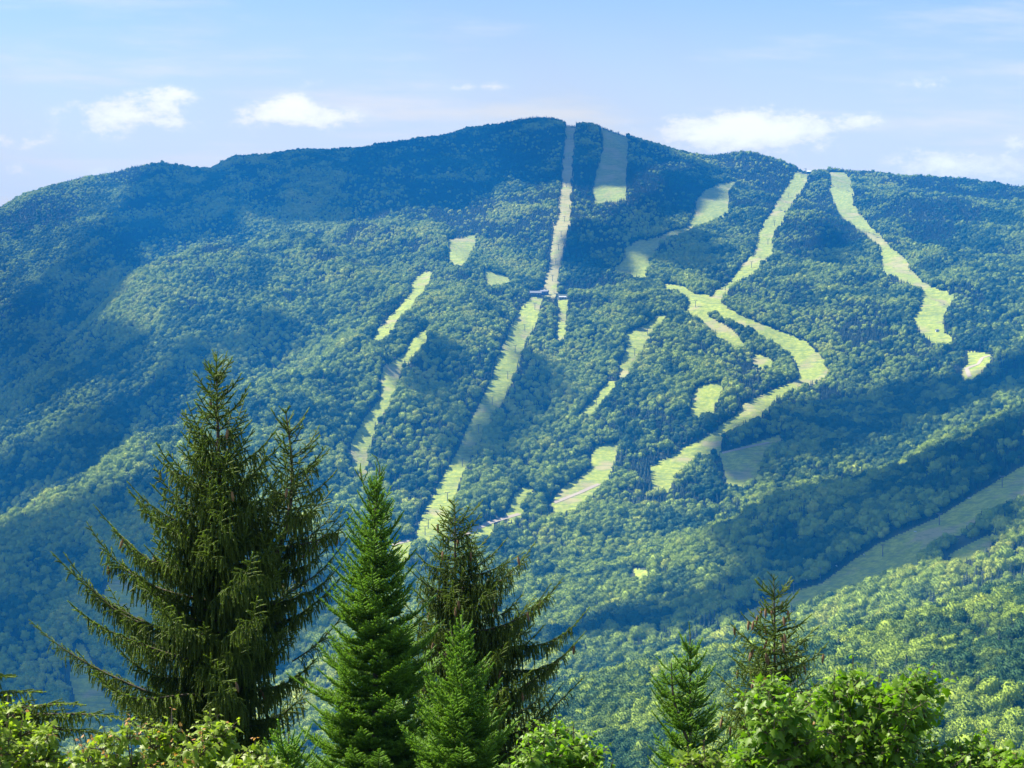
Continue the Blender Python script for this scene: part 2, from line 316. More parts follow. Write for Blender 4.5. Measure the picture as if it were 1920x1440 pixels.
def patch(name, poly, material, drop=14, lift=0.9, step=3):
    p = np.array(poly); x0, x1 = p[:, 0].min() - 4, p[:, 0].max() + 5; y0, y1 = p[:, 1].min() - 4, p[:, 1].max() + drop + 5
    xs = np.arange(x0, x1 + step, step); ys_ = np.arange(y0, y1 + step, step)
    gx, gy = np.meshgrid(xs, ys_, indexing='ij'); D = cast(gx.ravel(), gy.ravel()).reshape(gx.shape)
    cx = (gx[:-1, :-1] + step / 2); cy_ = gy[:-1, :-1] + step / 2
    ok = np.zeros(cx.shape, bool)
    for dd in (0, drop * .5, drop): ok |= inside(poly, cx, cy_ - dd)
    for dx in (-step * 1.6, step * 1.6): ok |= inside(poly, cx + dx, cy_)
    for dx in (-step, step): ok |= inside(poly, cx + dx, cy_ - drop * .5)
    d4 = np.stack([D[:-1, :-1], D[1:, :-1], D[1:, 1:], D[:-1, 1:]], -1)
    ok &= ~np.isnan(d4).any(-1); ok &= (np.nanmax(d4, -1) / np.nanmin(d4, -1)) < 1.05
    Z = np.where(np.isnan(D), 0, ground(gx, np.nan_to_num(D, nan=3000))) + lift
    V = np.stack([(gx - 960) / F * D, D, Z], -1); V = np.nan_to_num(V).reshape(-1, 3)
    id_ = np.arange(gx.size).reshape(gx.shape)
    q = np.stack([id_[:-1, :-1], id_[:-1, 1:], id_[1:, 1:], id_[1:, :-1]], -1)[ok]
    us, inv = np.unique(q.ravel(), return_inverse=True)
    if len(us) == 0: return None
    return tag(link(name, np_mesh(name, V[us], inv.reshape(-1, 4), material, 4, smooth=True)), kind='structure')
for nm, poly in TR.items(): patch('ski_trail', poly, mt_bare if nm in ('summit_lift',) else mt)
mr, nt = mat('gravel')
nz = nt.n('ShaderNodeTexNoise', _Scale=0.5, _Detail=6.0); ge = nt.n('ShaderNodeNewGeometry'); nt.l(ge.outputs['Position'], nz.inputs['Vector'])
bs = nt.n('ShaderNodeBsdfPrincipled', _Roughness=0.9); nt.l(nt.mix(nz.outputs[0], (0.28, 0.23, 0.16, 1), (0.42, 0.36, 0.27, 1)), bs.inputs['Base Color']); finish(nt, bs.outputs[0])
for nm, (pl, hw) in ROADS.items():
    pl = np.array(pl, float); pts = []
    for a_, b2 in zip(pl[:-1], pl[1:]):
        k = max(2, int(np.hypot(*(b2 - a_)) / 3))
        for t in range(k): pts.append(a_ + (b2 - a_) * t / k)
    pts.append(pl[-1]); W3 = np.array([on_ground(*q) for q in pts])
    T = np.gradient(W3[:, :2], axis=0); T /= np.linalg.norm(T, axis=1)[:, None] + 1e-9; Nn = np.stack([-T[:, 1], T[:, 0]], 1)
    L_ = W3.copy(); R_ = W3.copy(); L_[:, :2] += Nn * hw * 1.15; R_[:, :2] -= Nn * hw * 1.15
    for A in (L_, R_): A[:, 2] = ground_xy(A[:, 0], A[:, 1]) + 1.3
    V = np.concatenate([L_, R_]); n_ = len(W3)
    q = np.array([[i, i + 1, n_ + i + 1, n_ + i] for i in range(n_ - 1)])
    tag(link('access_road', np_mesh('access_road', V, q, mr, 4)), kind='structure')
    for q_ in pts:
        mask[int(q_[1]) - 1:int(q_[1]) + 2, int(q_[0]) + OX - 2:int(q_[0]) + OX + 3] = True

for hx, hy in ((1004, 556), (1021, 553), (1055, 562), (1519, 312), (1757, 622)): mask[hy - 12:hy + 2, hx + OX - 8:hx + OX + 9] = True   # building sites

# ---------------------------------------------------------------- far forest
def ico(sub):
    import bmesh
    bm = bmesh.new(); bmesh.ops.create_icosphere(bm, subdivisions=sub, radius=1)
    V = np.array([v.co[:] for v in bm.verts]); Fc = np.array([[v.index for v in f.verts] for f in bm.faces]); bm.free(); return V, Fc
def crown_mesh(name, seed, m):
    """broadleaf crown: lumped dome of leaf clumps with loose sprays over it, short trunk below"""
    r = np.random.default_rng(seed); V, Fc = ico(3)
    n = 34; cc = r.normal(size=(n, 3)); cc /= np.linalg.norm(cc, axis=1)[:, None]; cc[:, 2] = np.abs(cc[:, 2]) * 1.1 - .25; cc /= np.linalg.norm(cc, axis=1)[:, None]
    hgt = r.uniform(.05, .50, n); wd = r.uniform(.18, .42, n)
    d = np.linalg.norm(V[:, None] - cc[None], axis=2); bump = (hgt * np.sqrt(np.clip(1 - (d / wd) ** 2, 0, 1))).max(1)
    rad = 0.72 + bump + r.normal(0, .025, len(V))
    Vc = V * rad[:, None]; Vc[:, 2] = np.where(Vc[:, 2] < 0, Vc[:, 2] * .55, Vc[:, 2] * .95)
    Vc = Vc * np.array([4.6, 4.6, 5.6]); Vc[:, 2] += 7.6
    # leaf sprays
    ns = 1700; k = r.integers(0, len(V), ns); c0 = Vc[k] * 1.0 + r.normal(0, .18, (ns, 3)) + V[k] * r.uniform(0, .55, (ns, 1))
    a = r.normal(size=(ns, 3)); a /= np.linalg.norm(a, axis=1)[:, None]; b = np.cross(a, V[k] + r.normal(0, .4, (ns, 3))); b /= np.linalg.norm(b, axis=1)[:, None] + 1e-9
    s = r.uniform(.24, .55, (ns, 1)); T = np.concatenate([c0 + a * s, c0 - a * s * .6 + b * s * .8, c0 - a * s * .6 - b * s * .8]); i = np.arange(ns)
    TF = np.stack([i, i + ns, i + 2 * ns], 1) + len(Vc)
    # trunk
    ang = np.arange(6) / 6 * 2 * math.pi; tr = np.concatenate([np.stack([np.cos(ang) * .28, np.sin(ang) * .28, ang * 0 - 2], 1), np.stack([np.cos(ang) * .18, np.sin(ang) * .18, ang * 0 + 7], 1)])
    o = len(Vc) + 3 * ns; tf = []
    for j in range(6): k2 = (j + 1) % 6; tf += [[o + j, o + k2, o + 6 + k2], [o + j, o + 6 + k2, o + 6 + j]]
    Va = np.concatenate([Vc, T, tr]); at = np.concatenate([np.ones(len(Vc) + 3 * ns), np.zeros(12)])
    return np_mesh(name, Va, np.concatenate([Fc, TF, np.array(tf)]), m, 3, {'leaf': at, })
def cone_mesh(name, seed, m):
    """spruce: tiers of ragged drooping boughs"""
    r = np.random.default_rng(seed); V = []; Fc = []
    tiers = 11; Ht = 13.0
    for t in range(tiers):
        f = t / tiers; z = 1.0 + f * (Ht - 1.6); rr = 2.35 * (1 - f) ** .85 + .25; nb = 11
        a0 = r.uniform(0, 6.28)
        for b in range(nb):
            a = a0 + b / nb * 6.283 + r.normal(0, .12); L = rr * r.uniform(.65, 1.15); wv = .36 * rr / nb * 6.28 * 1.25
            c, s = math.cos(a), math.sin(a); o = len(V)
            V += [(0, 0, z + .95), (c * L * .6 - s * wv, s * L * .6 + c * wv, z + .2), (c * L, s * L, z - .25 + r.normal(0, .1)), (c * L * .6 + s * wv, s * L * .6 - c * wv, z + .2)]
            Fc += [[o, o + 1, o + 2], [o, o + 2, o + 3]]
    o = len(V); V += [(.16, 0, -2), (-.08, .14, -2), (-.08, -.14, -2), (0, 0, Ht)]; Fc += [[o, o + 1, o + 3], [o + 1, o + 2, o + 3], [o + 2, o, o + 3]]
    at = np.ones(len(V)); at[-4:] = 0
    return np_mesh(name, V, Fc, m, 3, {'leaf': at})
def forest_mat(name, ca, cb, cc, trans):
    m, nt = mat(name)
    t = nt.n('ShaderNodeAttribute', attribute_type='INSTANCER', attribute_name='tint')
    lf = nt.n('ShaderNodeAttribute', attribute_type='GEOMETRY', attribute_name='leaf')
    c = nt.mix(nt.smooth(t.outputs['Fac'], 0.1, .6), ca, cb); c = nt.mix(nt.smooth(t.outputs['Fac'], .7, 1.0), c, cc)
    c = nt.mix(lf.outputs['Fac'], (0.12, 0.10, 0.08, 1), c)
    d = nt.n('ShaderNodeBsdfPrincipled', _Roughness=0.75); nt.l(c, d.inputs['Base Color']); d.inputs['Specular IOR Level'].default_value = .25
    tr = nt.n('ShaderNodeBsdfTranslucent'); nt.l(c, tr.inputs[0]); mx = nt.n('ShaderNodeMixShader', _Fac=trans); nt.l(d.outputs[0], mx.inputs[1]); nt.l(tr.outputs[0], mx.inputs[2])
    finish(nt, mx.outputs[0]); return m
m_dec = forest_mat('broadleaf_far', (0.035, 0.10, 0.018, 1), (0.28, 0.38, 0.03, 1), (0.40, 0.46, 0.045, 1), .15)
m_con = forest_mat('conifer_far', (0.022, 0.045, 0.022, 1), (0.04, 0.075, 0.03, 1), (0.07, 0.10, 0.05, 1), .05)
protos = [crown_mesh('broadleaf_crown_%s' % 'abcde'[i], 10 + i, m_dec) for i in range(5)] + [cone_mesh('spruce_crown_%s' % 'abc'[i], 30 + i, m_con) for i in range(3)]

def scatter():
    sp = 4.9; out = []
    Y0, Y1 = 640, 5000
    size_at = lambda q: np.interp(q, [900, 1450, 1700, 2500, 3200, 4200], [.84, .86, 1.12, 1.02, .84, .70])
    yy = Y0
    while yy < Y1:
        hw = (960 + 230) / F * yy; s_ = sp * float(size_at(yy)) * 1.12
        xs = np.arange(-hw, hw, s_); xs = xs + rng.uniform(-.46, .46, len(xs)) * s_
        out.append(np.stack([xs, yy + rng.uniform(-.46, .46, len(xs)) * s_], 1)); yy += s_
    Pn = np.concatenate(out)
    x, y = Pn[:, 0], Pn[:, 1]; u = x / y * F + 960; z = ground(u, y)
    v = HY - F * z / y; h = (rng.uniform(.62, 1.12, len(x)) + .35 * (rng.random(len(x)) > .86)) * (0.8 + .4 * fbm(x / 60, y / 60, 2)) * size_at(y)
    # keep what a viewer near the camera could see: the crown top against the terrain in front of it
    i = np.clip(np.searchsorted(ucols, u) - 1, 0, nu - 2); j = np.clip(np.searchsorted(ys, y) - 1, 0, ny - 1)
    vis = (v - 15 * F / y) < VMIN[i, j] + 6 + 14 * F / y * 0
    con = fbm(x / 90 + 7, y / 90, 4)
    alt = np.interp(z, [-200, 0, 250, 450, 700], [0.03, .14, .40, .75, .93])
    alt = np.where(u < 650, np.interp(z, [-200, 100, 350, 560], [.03, .12, .35, .6]), alt)
    conif = rng.random(len(x)) < np.clip(alt + (con - .5) * 2.2, 0.02, .95)
    vis &= (v < 1560)
    # keep the ski trails open: nothing whose crown would stand in the cleared ground
    ph = np.where(conif, 11, 12) * h * F / y; pr = np.where(conif, 1.2, 3.6) * h * F / y
    clear = np.zeros(len(x), bool)
    cs = np.concatenate([np.zeros((1, W), int), np.cumsum(mask, 0)], 0)
    for fx in (-1, -.5, 0, .5, 1, 1.7, 2.5):
        xi = np.clip((u + fx * pr + OX).astype(int), 0, W - 1)
        a = np.clip(v - ph, 0, H).astype(int); b = np.clip(v + 1, 0, H).astype(int)
        clear |= (cs[b, xi] - cs[a, xi]) > 1
    crest = np.interp(u, b_[:, 0], b_[:, 1]); clear &= ~(y > crest - 12)         # trees on the far side of the summit ridge stay
    keep = vis & ~clear
    tint = np.clip((fbm(x / 40 + 50, y / 40, 3) - .5) * 1.5 + (fbm(x / 380, y / 380 + 9, 2) - .5) * .9 + rng.normal(0, .13, len(x)) + .45, 0, 1)
    return x[keep], y[keep], z[keep], u[keep], v[keep], h[keep], conif[keep], tint[keep]
fx_, fy_, fz_, fu_, fv_, fh_, fc_, ft_ = scatter()
NF = len(fx_); print('far trees', NF)
frot = rng.uniform(0, 6.283, NF); fidx = np.where(fc_, rng.integers(5, 8, NF), rng.integers(0, 5, NF))
fsx = fh_ * rng.uniform(.85, 1.15, NF)
dens = np.where(fc_, 1.15, 1.0); fsx *= dens
# the nearest crowns in view stand as objects of their own
top = fv_ - 13 * fh_ * F / fy_
incam = (fu_ > 1120) & (fu_ < 1925) & (top < 1425) & ~((fu_ > 1180) & (fu_ < 1780) & (top > 1235) )
order = np.argsort(np.where(incam, fy_, 1e9))
nd_ = [k for k in order if not fc_[k]][:240]; nc_ = [k for k in order if fc_[k]][:50]
single = np.zeros(NF, bool); single[nd_] = True; single[nc_] = True
g_dec = 'broadleaf trees on the near forested ridge'; g_con = 'small spruces among the broadleaf trees on the near ridge'
for k in nd_ + nc_:
    con = bool(fc_[k]); o = link('spruce_tree' if con else 'broadleaf_tree', protos[fidx[k]])
    o.location = (fx_[k], fy_[k], fz_[k] - .3); o.rotation_euler = (0, 0, frot[k]); o.scale = (fsx[k], fsx[k], fh_[k]); o['tint'] = float(ft_[k])
    tag(o, 'small dark pointed spruce standing in the canopy of the sunlit near ridge' if con else 'small rounded green broadleaf tree in the canopy of the sunlit near ridge', 'tree', g_con if con else g_dec)
# the rest is the far wood
Vp = np.stack([fx_, fy_, fz_ - .3], 1)[~single]
wm = bpy.data.meshes.new('forest'); wm.vertices.add(len(Vp)); wm.vertices.foreach_set('co', Vp.astype(np.float32).ravel())
def attr(nm, typ, data, key):
    a = wm.attributes.new(nm, typ, 'POINT'); a.data.foreach_set(key, data)
attr('pick', 'INT', fidx[~single].astype(np.int32), 'value'); attr('tint', 'FLOAT', ft_[~single].astype(np.float32), 'value')
attr('spin', 'FLOAT', frot[~single].astype(np.float32), 'value')
attr('size', 'FLOAT_VECTOR', np.stack([fsx, fsx, fh_], 1)[~single].astype(np.float32).ravel(), 'vector')
forest = link('forest', wm); tag(forest, kind='stuff')
pobs = [bpy.data.objects.new('crown_source', me) for me in protos]
gn = bpy.data.node_groups.new('forest_scatter', 'GeometryNodeTree')
gn.interface.new_socket('Geometry', in_out='INPUT', socket_type='NodeSocketGeometry'); gn.interface.new_socket('Geometry', in_out='OUTPUT', socket_type='NodeSocketGeometry')
gi = gn.nodes.new('NodeGroupInput'); go = gn.nodes.new('NodeGroupOutput')
def named(nm, dt):
    n = gn.nodes.new('GeometryNodeInputNamedAttribute'); n.data_type = dt; n.inputs[0].default_value = nm; return n.outputs['Attribute']
gtoi = gn.nodes.new('GeometryNodeGeometryToInstance')
for ob in reversed(pobs):
    oi = gn.nodes.new('GeometryNodeObjectInfo'); oi.inputs['Object'].default_value = ob; oi.inputs['As Instance'].default_value = False
    gn.links.new(oi.outputs['Geometry'], (g1 := gn.nodes.new('GeometryNodeGeometryToInstance')).inputs[0]); ob['j'] = 0
    ob_out = g1.outputs[0]
    if 'jn' not in globals(): jn = gn.nodes.new('GeometryNodeJoinGeometry')
    gn.links.new(ob_out, jn.inputs[0])
iop = gn.nodes.new('GeometryNodeInstanceOnPoints')
gn.links.new(gi.outputs[0], iop.inputs['Points']); gn.links.new(jn.outputs[0], iop.inputs['Instance'])
iop.inputs['Pick Instance'].default_value = True
gn.links.new(named('pick', 'INT'), iop.inputs['Instance Index'])
cx = gn.nodes.new('ShaderNodeCombineXYZ'); gn.links.new(named('spin', 'FLOAT'), cx.inputs[2])
gn.links.new(cx.outputs[0], iop.inputs['Rotation'])
gn.links.new(named('size', 'FLOAT_VECTOR'), iop.inputs['Scale']); gn.links.new(iop.outputs[0], go.inputs[0])
md = forest.modifiers.new('scatter', 'NODES'); md.node_group = gn

# ---------------------------------------------------------------- foreground conifers and maples
def leaf_mat(name, lo, hi, trans, tint=(1, 1, 1), rough=.5, old=None):
    """leaf or needle material: 'tone' (0 old growth .. 1 new growth) belongs to each shoot"""
    m, nt = mat(name)
    t = nt.n('ShaderNodeAttribute', attribute_type='GEOMETRY', attribute_name='tone')
    c = nt.mix(t.outputs['Fac'], lo, hi)
    if old: c = nt.mix(nt.smooth(t.outputs['Fac'], .97, 1.0), c, old)
    d = nt.n('ShaderNodeBsdfPrincipled', _Roughness=rough); d.inputs['Specular IOR Level'].default_value = .35; nt.l(c, d.inputs['Base Color'])
    c2 = nt.mix(1.0, c, tint + (1,), 'MULTIPLY')
    tr = nt.n('ShaderNodeBsdfTranslucent'); nt.l(c2, tr.inputs[0])
    mx = nt.n('ShaderNodeMixShader', _Fac=trans); nt.l(d.outputs[0], mx.inputs[1]); nt.l(tr.outputs[0], mx.inputs[2]); finish(nt, mx.outputs[0]); return m
def bark_mat(name, a, b):
    m, nt = mat(name); nz = nt.n('ShaderNodeTexNoise', _Scale=28.0, _Detail=6.0); tcn = nt.n('ShaderNodeTexCoord'); nt.l(tcn.outputs['Object'], nz.inputs['Vector'])
    d = nt.n('ShaderNodeBsdfPrincipled', _Roughness=.9); nt.l(nt.mix(nz.outputs[0], a, b), d.inputs['Base Color'])
    bp = nt.n('ShaderNodeBump', _Strength=.6, _Distance=.01); nt.l(nz.outputs[0], bp.inputs['Height']); nt.l(bp.outputs[0], d.inputs['Normal']); finish(nt, d.outputs[0]); return m
M_SPR = leaf_mat('spruce_needle', (0.032, 0.070, 0.008, 1), (0.25, 0.34, 0.03, 1), .45, (1.3, 1.5, .6))
M_FIR = leaf_mat('fir_needle', (0.022, 0.075, 0.010, 1), (0.21, 0.40, 0.04, 1), .45, (1.4, 1.4, .5))
M_MAP = leaf_mat('maple_leaf', (0.045, 0.12, 0.008, 1), (0.22, 0.36, 0.025, 1), .45, (1.3, 1.6, .4), .45, (0.34, 0.17, 0.05, 1))
M_YEL = leaf_mat('young_maple_leaf', (0.09, 0.17, 0.012, 1), (0.32, 0.42, 0.04, 1), .45, (1.4, 1.5, .6), .45, (0.48, 0.24, 0.08, 1))
M_BARK = bark_mat('spruce_bark', (0.045, 0.032, 0.022, 1), (0.13, 0.10, 0.075, 1)); M_TWIG = bark_mat('maple_bark', (0.06, 0.05, 0.035, 1), (0.15, 0.12, 0.08, 1))
M_CONE = bark_mat('cone_scales', (0.10, 0.055, 0.025, 1), (0.26, 0.16, 0.08, 1))
UP = np.array([0, 0, 1.0])
def unit(v): return v / (np.linalg.norm(v, axis=-1, keepdims=True) + 1e-9)

class Conifer:
    """collects wood segments and needle-bearing shoots, then builds trunk, branches, foliage and cones"""
    def __init__(s, seed): s.r = np.random.default_rng(seed); s.wood = []; s.sh = []; s.cones = []; s.core = .30
    def w(s, a, b, ra, rb): s.wood.append((*a, *b, ra, rb))
    def shoot(s, a, b, nl, tone): s.sh.append((*a, *b, nl, tone))
    def line(s, pts, nl, tone, r0=0, r1=0):
        for i in range(len(pts) - 1):
            if r0: s.w(pts[i], pts[i + 1], r0 + (r1 - r0) * i / (len(pts) - 1), r0 + (r1 - r0) * (i + 1) / (len(pts) - 1))
            s.shoot(pts[i], pts[i + 1], nl, tone)
    def build_needles(s, per_m, width, mat_, flat=0.0, lean=.62):
        S = np.array(s.sh); a, b, nl, tone = S[:, :3], S[:, 3:6], S[:, 6], S[:, 7]
        d = b - a; L = np.linalg.norm(d, axis=1); n = np.maximum(2, (L * per_m).astype(int)); k = np.repeat(np.arange(len(S)), n); N = len(k)
        t = s.r.random(N); ax = d[k] / (L[k][:, None] + 1e-9); p = a[k] + d[k] * t[:, None]
        rv = s.r.normal(size=(N, 3)); rv -= ax * (rv * ax).sum(1)[:, None]; rv = unit(rv)
        rv[:, 2] *= (1 - flat); rv[:, 2] += .12; rv = unit(rv)
        dr = unit(ax * lean + rv * (1 - lean * .35) + s.r.normal(0, .10, (N, 3)))
        ln = nl[k] * s.r.uniform(.7, 1.1, N); wd = unit(np.cross(dr, ax + s.r.normal(0, .5, (N, 3)))) * (width * s.r.uniform(.7, 1.2, N))[:, None]
        tip = p + dr * ln[:, None]; V = np.concatenate([p - wd * .5, p + wd * .5, tip]); i = np.arange(N)
        tn = np.clip(tone[k] + s.r.normal(0, .12, N), 0, .95)
        V0 = V; F0 = np.stack([i, i + N, i + 2 * N], 1); t0 = np.concatenate([tn, tn, tn])
        cr = nl * s.core; V1, F1 = s.prisms(np.concatenate([S[:, :6], cr[:, None], cr[:, None] * .7], 1), 4); F1 = F1 + len(V0)
        F1 = np.concatenate([F1[:, [0, 1, 2]], F1[:, [0, 2, 3]]]); t1 = np.repeat(np.clip(tone - .12, 0, .9), 8)
        return np.concatenate([V0, V1]), np.concatenate([F0, F1]), np.concatenate([t0, t1])
    def prisms(s, arr, sides):
        A = np.array(arr); a, b, ra, rb = A[:, :3], A[:, 3:6], A[:, 6], A[:, 7]; ax = unit(b - a)
        e1 = unit(np.cross(ax, np.where(np.abs(ax[:, 2:3]) > .9, np.array([[1.0, 0, 0]]), np.array([[0, 0, 1.0]])))); e2 = np.cross(ax, e1)
        n = len(A); V = []; Fc = []
        for j in range(sides):
            c, q = math.cos(j * 2 * math.pi / sides), math.sin(j * 2 * math.pi / sides); V.append(a + (e1 * c + e2 * q) * ra[:, None]); V.append(b + (e1 * c + e2 * q) * rb[:, None])
        V = np.stack(V, 1).reshape(-1, 3); o = np.arange(n) * 2 * sides
        for j in range(sides):
            k = (j + 1) % sides; Fc.append(np.stack([o + 2 * j, o + 2 * k, o + 2 * k + 1, o + 2 * j + 1], 1))
        return V, np.concatenate(Fc)

def stem_path(ap, base, bend, n=40):
    t = np.linspace(0, 1, n)[:, None]; p = np.array(base) * (1 - t) + np.array(ap) * t
    return p + np.array(bend) * (np.sin(t * math.pi) ** 1) 
def at(path, z):
    zz = path[:, 2]; return np.array([np.interp(z, zz, path[:, 0]), np.interp(z, zz, path[:, 1]), z])

def spruce_bough(T, base, phi, L, slope, nl, droop, dense, tone0, cones=0, tiplift=.18):
    r = T.r; h = np.array([math.cos(phi), math.sin(phi), 0]); side = np.array([-h[1], h[0], 0]); n = max(4, int(L / .09))
    wob = r.normal(0, .05 * L, 3)
    def pos(s): return base + h * L * s * (1 - .05 * s) + side * wob[0] * math.sin(s * 3) + UP * (L * (math.tan(slope) * s - (.03 + .03 * droop) * math.sin(s * math.pi) + tiplift * .8 * s ** 4) + wob[1] * .5 * math.sin(s * 5.5 + wob[2] * 20))
    pts = [pos(i / n) for i in range(n + 1)]
    for i in range(n):
        T.w(pts[i], pts[i + 1], .003 + .0085 * L * (1 - i / n), .003 + .0085 * L * (1 - (i + 1) / n))
        if i / n > .12 or L < .5: T.shoot(pts[i], pts[i + 1], nl, tone0 + .35 * (i / n) ** 2)
    tipd = unit(pts[-1] - pts[-2]); T.shoot(pts[-1], pts[-1] + tipd * .07, nl * .9, .75)
    m = int(L / .05 * dense); sgn = 1
    for k in range(m):
        s_ = .06 + .94 * (k + r.random()) / m; sgn = -sgn
        p = pos(s_); f = unit(pos(min(1, s_ + .03)) - p); env = (1 - s_) ** .75
        l = (.07 + .40 * env * min(1, L / 1.1)) * r.uniform(.65, 1.15)
        if s_ < .25: l *= .7
        ang = R(r.uniform(38, 68)); dr = unit(f * math.cos(ang) + side * sgn * math.sin(ang) + UP * r.normal(.06, .12))
        dd = droop * (.35 + .9 * env); q = p; cur = dr.copy(); seg = max(2, int(l / .07)); sl = l / seg; tn = tone0 + .28 * s_ + r.normal(0, .08)
        for j in range(seg):
            nx = q + unit(cur) * sl; T.shoot(q, nx, nl, tn + .25 * (j / seg)); T.w(q, nx, .0022, .0018)
            if l > .14 and j >= 0:                       # pendulous twigs hanging from the lateral
                for g in range(2 if dd > .6 else 1):
                    hl = r.uniform(.06, .13) + .24 * dd * env * r.random()
                    sd2 = unit(np.cross(cur, UP)) * (1 if r.random() < .5 else -1)
                    hd = unit(cur * .55 + sd2 * .5 - UP * dd * 1.1 + r.normal(0, .12, 3)); e1 = q + hd * hl * .4
                    e2 = e1 + unit(hd * .5 - UP * (1.0 * dd + .15)) * hl * .6
                    T.shoot(q, e1, nl * .9, tn); T.shoot(e1, e2, nl * .85, tn + .15)
            q = nx; cur = cur - UP * dd * .5 * (j + 1) / seg + r.normal(0, .04, 3)
            cur = unit(cur)
        if cones and r.random() < cones: T.cones.append(q)
def whorls(T, path, zlo, lenf, slopef, nl, droopf, dense, gap, nb, cones=0, tone=.18):
    r = T.r; apex = path[-1]; z = apex[2] - .26; d = .26
    while z > zlo:
        for kind in (0, 1):
            cnt = nb if kind == 0 else max(2, int(nb * .7)); a0 = r.uniform(0, 6.28); zz = z - kind * gap * r.uniform(.35, .65)
            for b in range(cnt):
                phi = a0 + b * 2 * math.pi / cnt + r.normal(0, .22); dep = apex[2] - zz
                L = lenf(dep, phi) * r.uniform(.66, 1.15) * (1 if kind == 0 else .68)
                if L < .07: continue
                p = at(path, zz + r.normal(0, .02))
                spruce_bough(T, p, phi, L, slopef(dep) + r.normal(0, .06), nl, droopf(dep) * r.uniform(.8, 1.2), dense, tone, cones if .3 < dep else 0)
        z -= gap * r.uniform(.85, 1.15); gap = min(gap * 1.04, .40)
def leader(T, path, nl, n=7, L=.34, tone=.5):
    """top shoot with its ring of short ascending side shoots"""
    r = T.r; ap = path[-1]; T.line([at(path, ap[2] - L), at(path, ap[2] - L * .5), ap], nl, tone)
    for k in range(n * 3):
        z = ap[2] - L * (.12 + .88 * (k // n) / 2.4) + r.normal(0, .015); phi = r.uniform(0, 6.28); l = r.uniform(.05, .13) * (1 + .6 * (k // n))
        p = at(path, z); T.line([p, p + np.array([math.cos(phi) * l * .7, math.sin(phi) * l * .7, l * .75])], nl, tone, .003, .002)
def cone_hang():
    V = []; Fc = []; n = 9; rows = 9
    for i in range(rows + 1):
        t = i / rows; rr = .0155 * math.sin(math.pi * min(1, .08 + t * .92)) ** .6 * (1 + .16 * (i % 2))
        for j in range(n): a = (j + .5 * (i % 2)) / n * 6.283; V.append((rr * math.cos(a), rr * math.sin(a), -.125 * t))
    for i in range(rows):
        for j in range(n): Fc.append([i * n + j, i * n + (j + 1) % n, (i + 1) * n + (j + 1) % n, (i + 1) * n + j])
    Fc += [[0, 1, 2, 3], [0, 3, 4, 5], [0, 5, 6, 7]]
    return np_mesh('cone', V, Fc, M_CONE, 4, smooth=False)
CONE = cone_hang()
def grow(T, name, root_xy, label, cat, per_m, nw, nmat, paths, tr_r, flat=0.0, maxcones=60, lean=.62):
    """one tree: Empty at its foot > trunk, branches, foliage, cones"""
    bx_, by_ = root_xy; bz = float(ground_xy(bx_, by_)) - .1; root = empty(name, (bx_, by_, bz)); tag(root, label, cat)
    o = np.array([bx_, by_, bz]); V = []; Fc = []; off = 0
    for path, r0 in zip(paths, tr_r):
        n = len(path); S = 10
        for i in range(n):
            rr = r0 * .75 * (1 - i / (n - 1)) ** .8 + .004
            for j in range(S): a = j / S * 6.283; V.append(path[i] - o + np.array([math.cos(a) * rr, math.sin(a) * rr, 0]))
        for i in range(n - 1):
            for j in range(S): k = (j + 1) % S; Fc.append([off + i * S + j, off + i * S + k, off + (i + 1) * S + k, off + (i + 1) * S + j])
        off += n * S
    link('trunk', np_mesh('trunk', V, Fc, M_BARK, 4, smooth=True), root)
    V, Fc = T.prisms(T.wood, 4); link('branches', np_mesh('branches', V - o, Fc, M_BARK, 4), root)
    V, Fc, tn = T.build_needles(per_m * 1.25, nw * 2.1, nmat, flat, lean); link('foliage', np_mesh('foliage', V - o, Fc, nmat, 3, {'tone': tn}), root)
    print(name, 'needles', len(Fc))
    if T.cones:
        ks = T.r.permutation(len(T.cones))[:maxcones]
        for k in ks:
            c = link('cone', CONE, root); c.location = T.cones[k] - o; c.rotation_euler = (T.r.normal(0, .15), T.r.normal(0, .15), T.r.uniform(0, 6)); c.scale = (1.0,) * 3
    return root
FOOT = {}
def foot(px, Y): 
    x = (px - 960) / F * Y; return np.array([x, Y, float(ground_xy(x, Y)) - .1])

# large two-topped spruce
Yt = 22.0; T = Conifer(101)
pA = stem_path(P(405, 668, Yt), foot(452, Yt), (-.02, .05, 0), 60)
fk = at(pA, P(0, 1215, Yt)[2]); pB0 = stem_path(P(535, 768, Yt + .2), fk, (.35, .1, 0), 24)
def lenA(d, phi):
    c = math.cos(phi); L = .11 + .50 * d ** .86; lft = 1.06 * np.interp(d, [0, .3, .6, 1.25, 1.9, 2.3, 2.9, 3.6, 4.4], [.10, .15, .26, .60, .97, 1.3, 1.65, 2.05, 2.2]); rgt = min(.08 + .40 * d, 1.25)
    mid = min(.12 + .45 * d, 1.45); return lft * max(0, -c) ** 1.5 + rgt * max(0, c) ** 1.5 + mid * (1 - abs(c) ** 1.5)
def lenB(d, phi):
    c = math.cos(phi); return min(.12 + .42 * d, .98) * (1 if c > -.2 else .7)
zlo = -4.9
leader(T, pA, .020); leader(T, pB0, .020)
sl = lambda d: np.interp(d, [0, .6, 1.6, 3, 4.5], [R(48), R(36), R(24), R(14), R(4)])
dr_ = lambda d: np.interp(d, [0, .5, 1.2, 2.2, 4], [.15, .35, .75, 1.15, 1.3])
whorls(T, pA, zlo, lenA, sl, .026, dr_, 1.2, .23, 6, cones=.006, tone=.15)
whorls(T, pB0, fk[2] + .3, lenB, lambda d: sl(d) * .9, .024, lambda d: dr_(d + .3), 1.1, .26, 5, cones=.006, tone=.15)
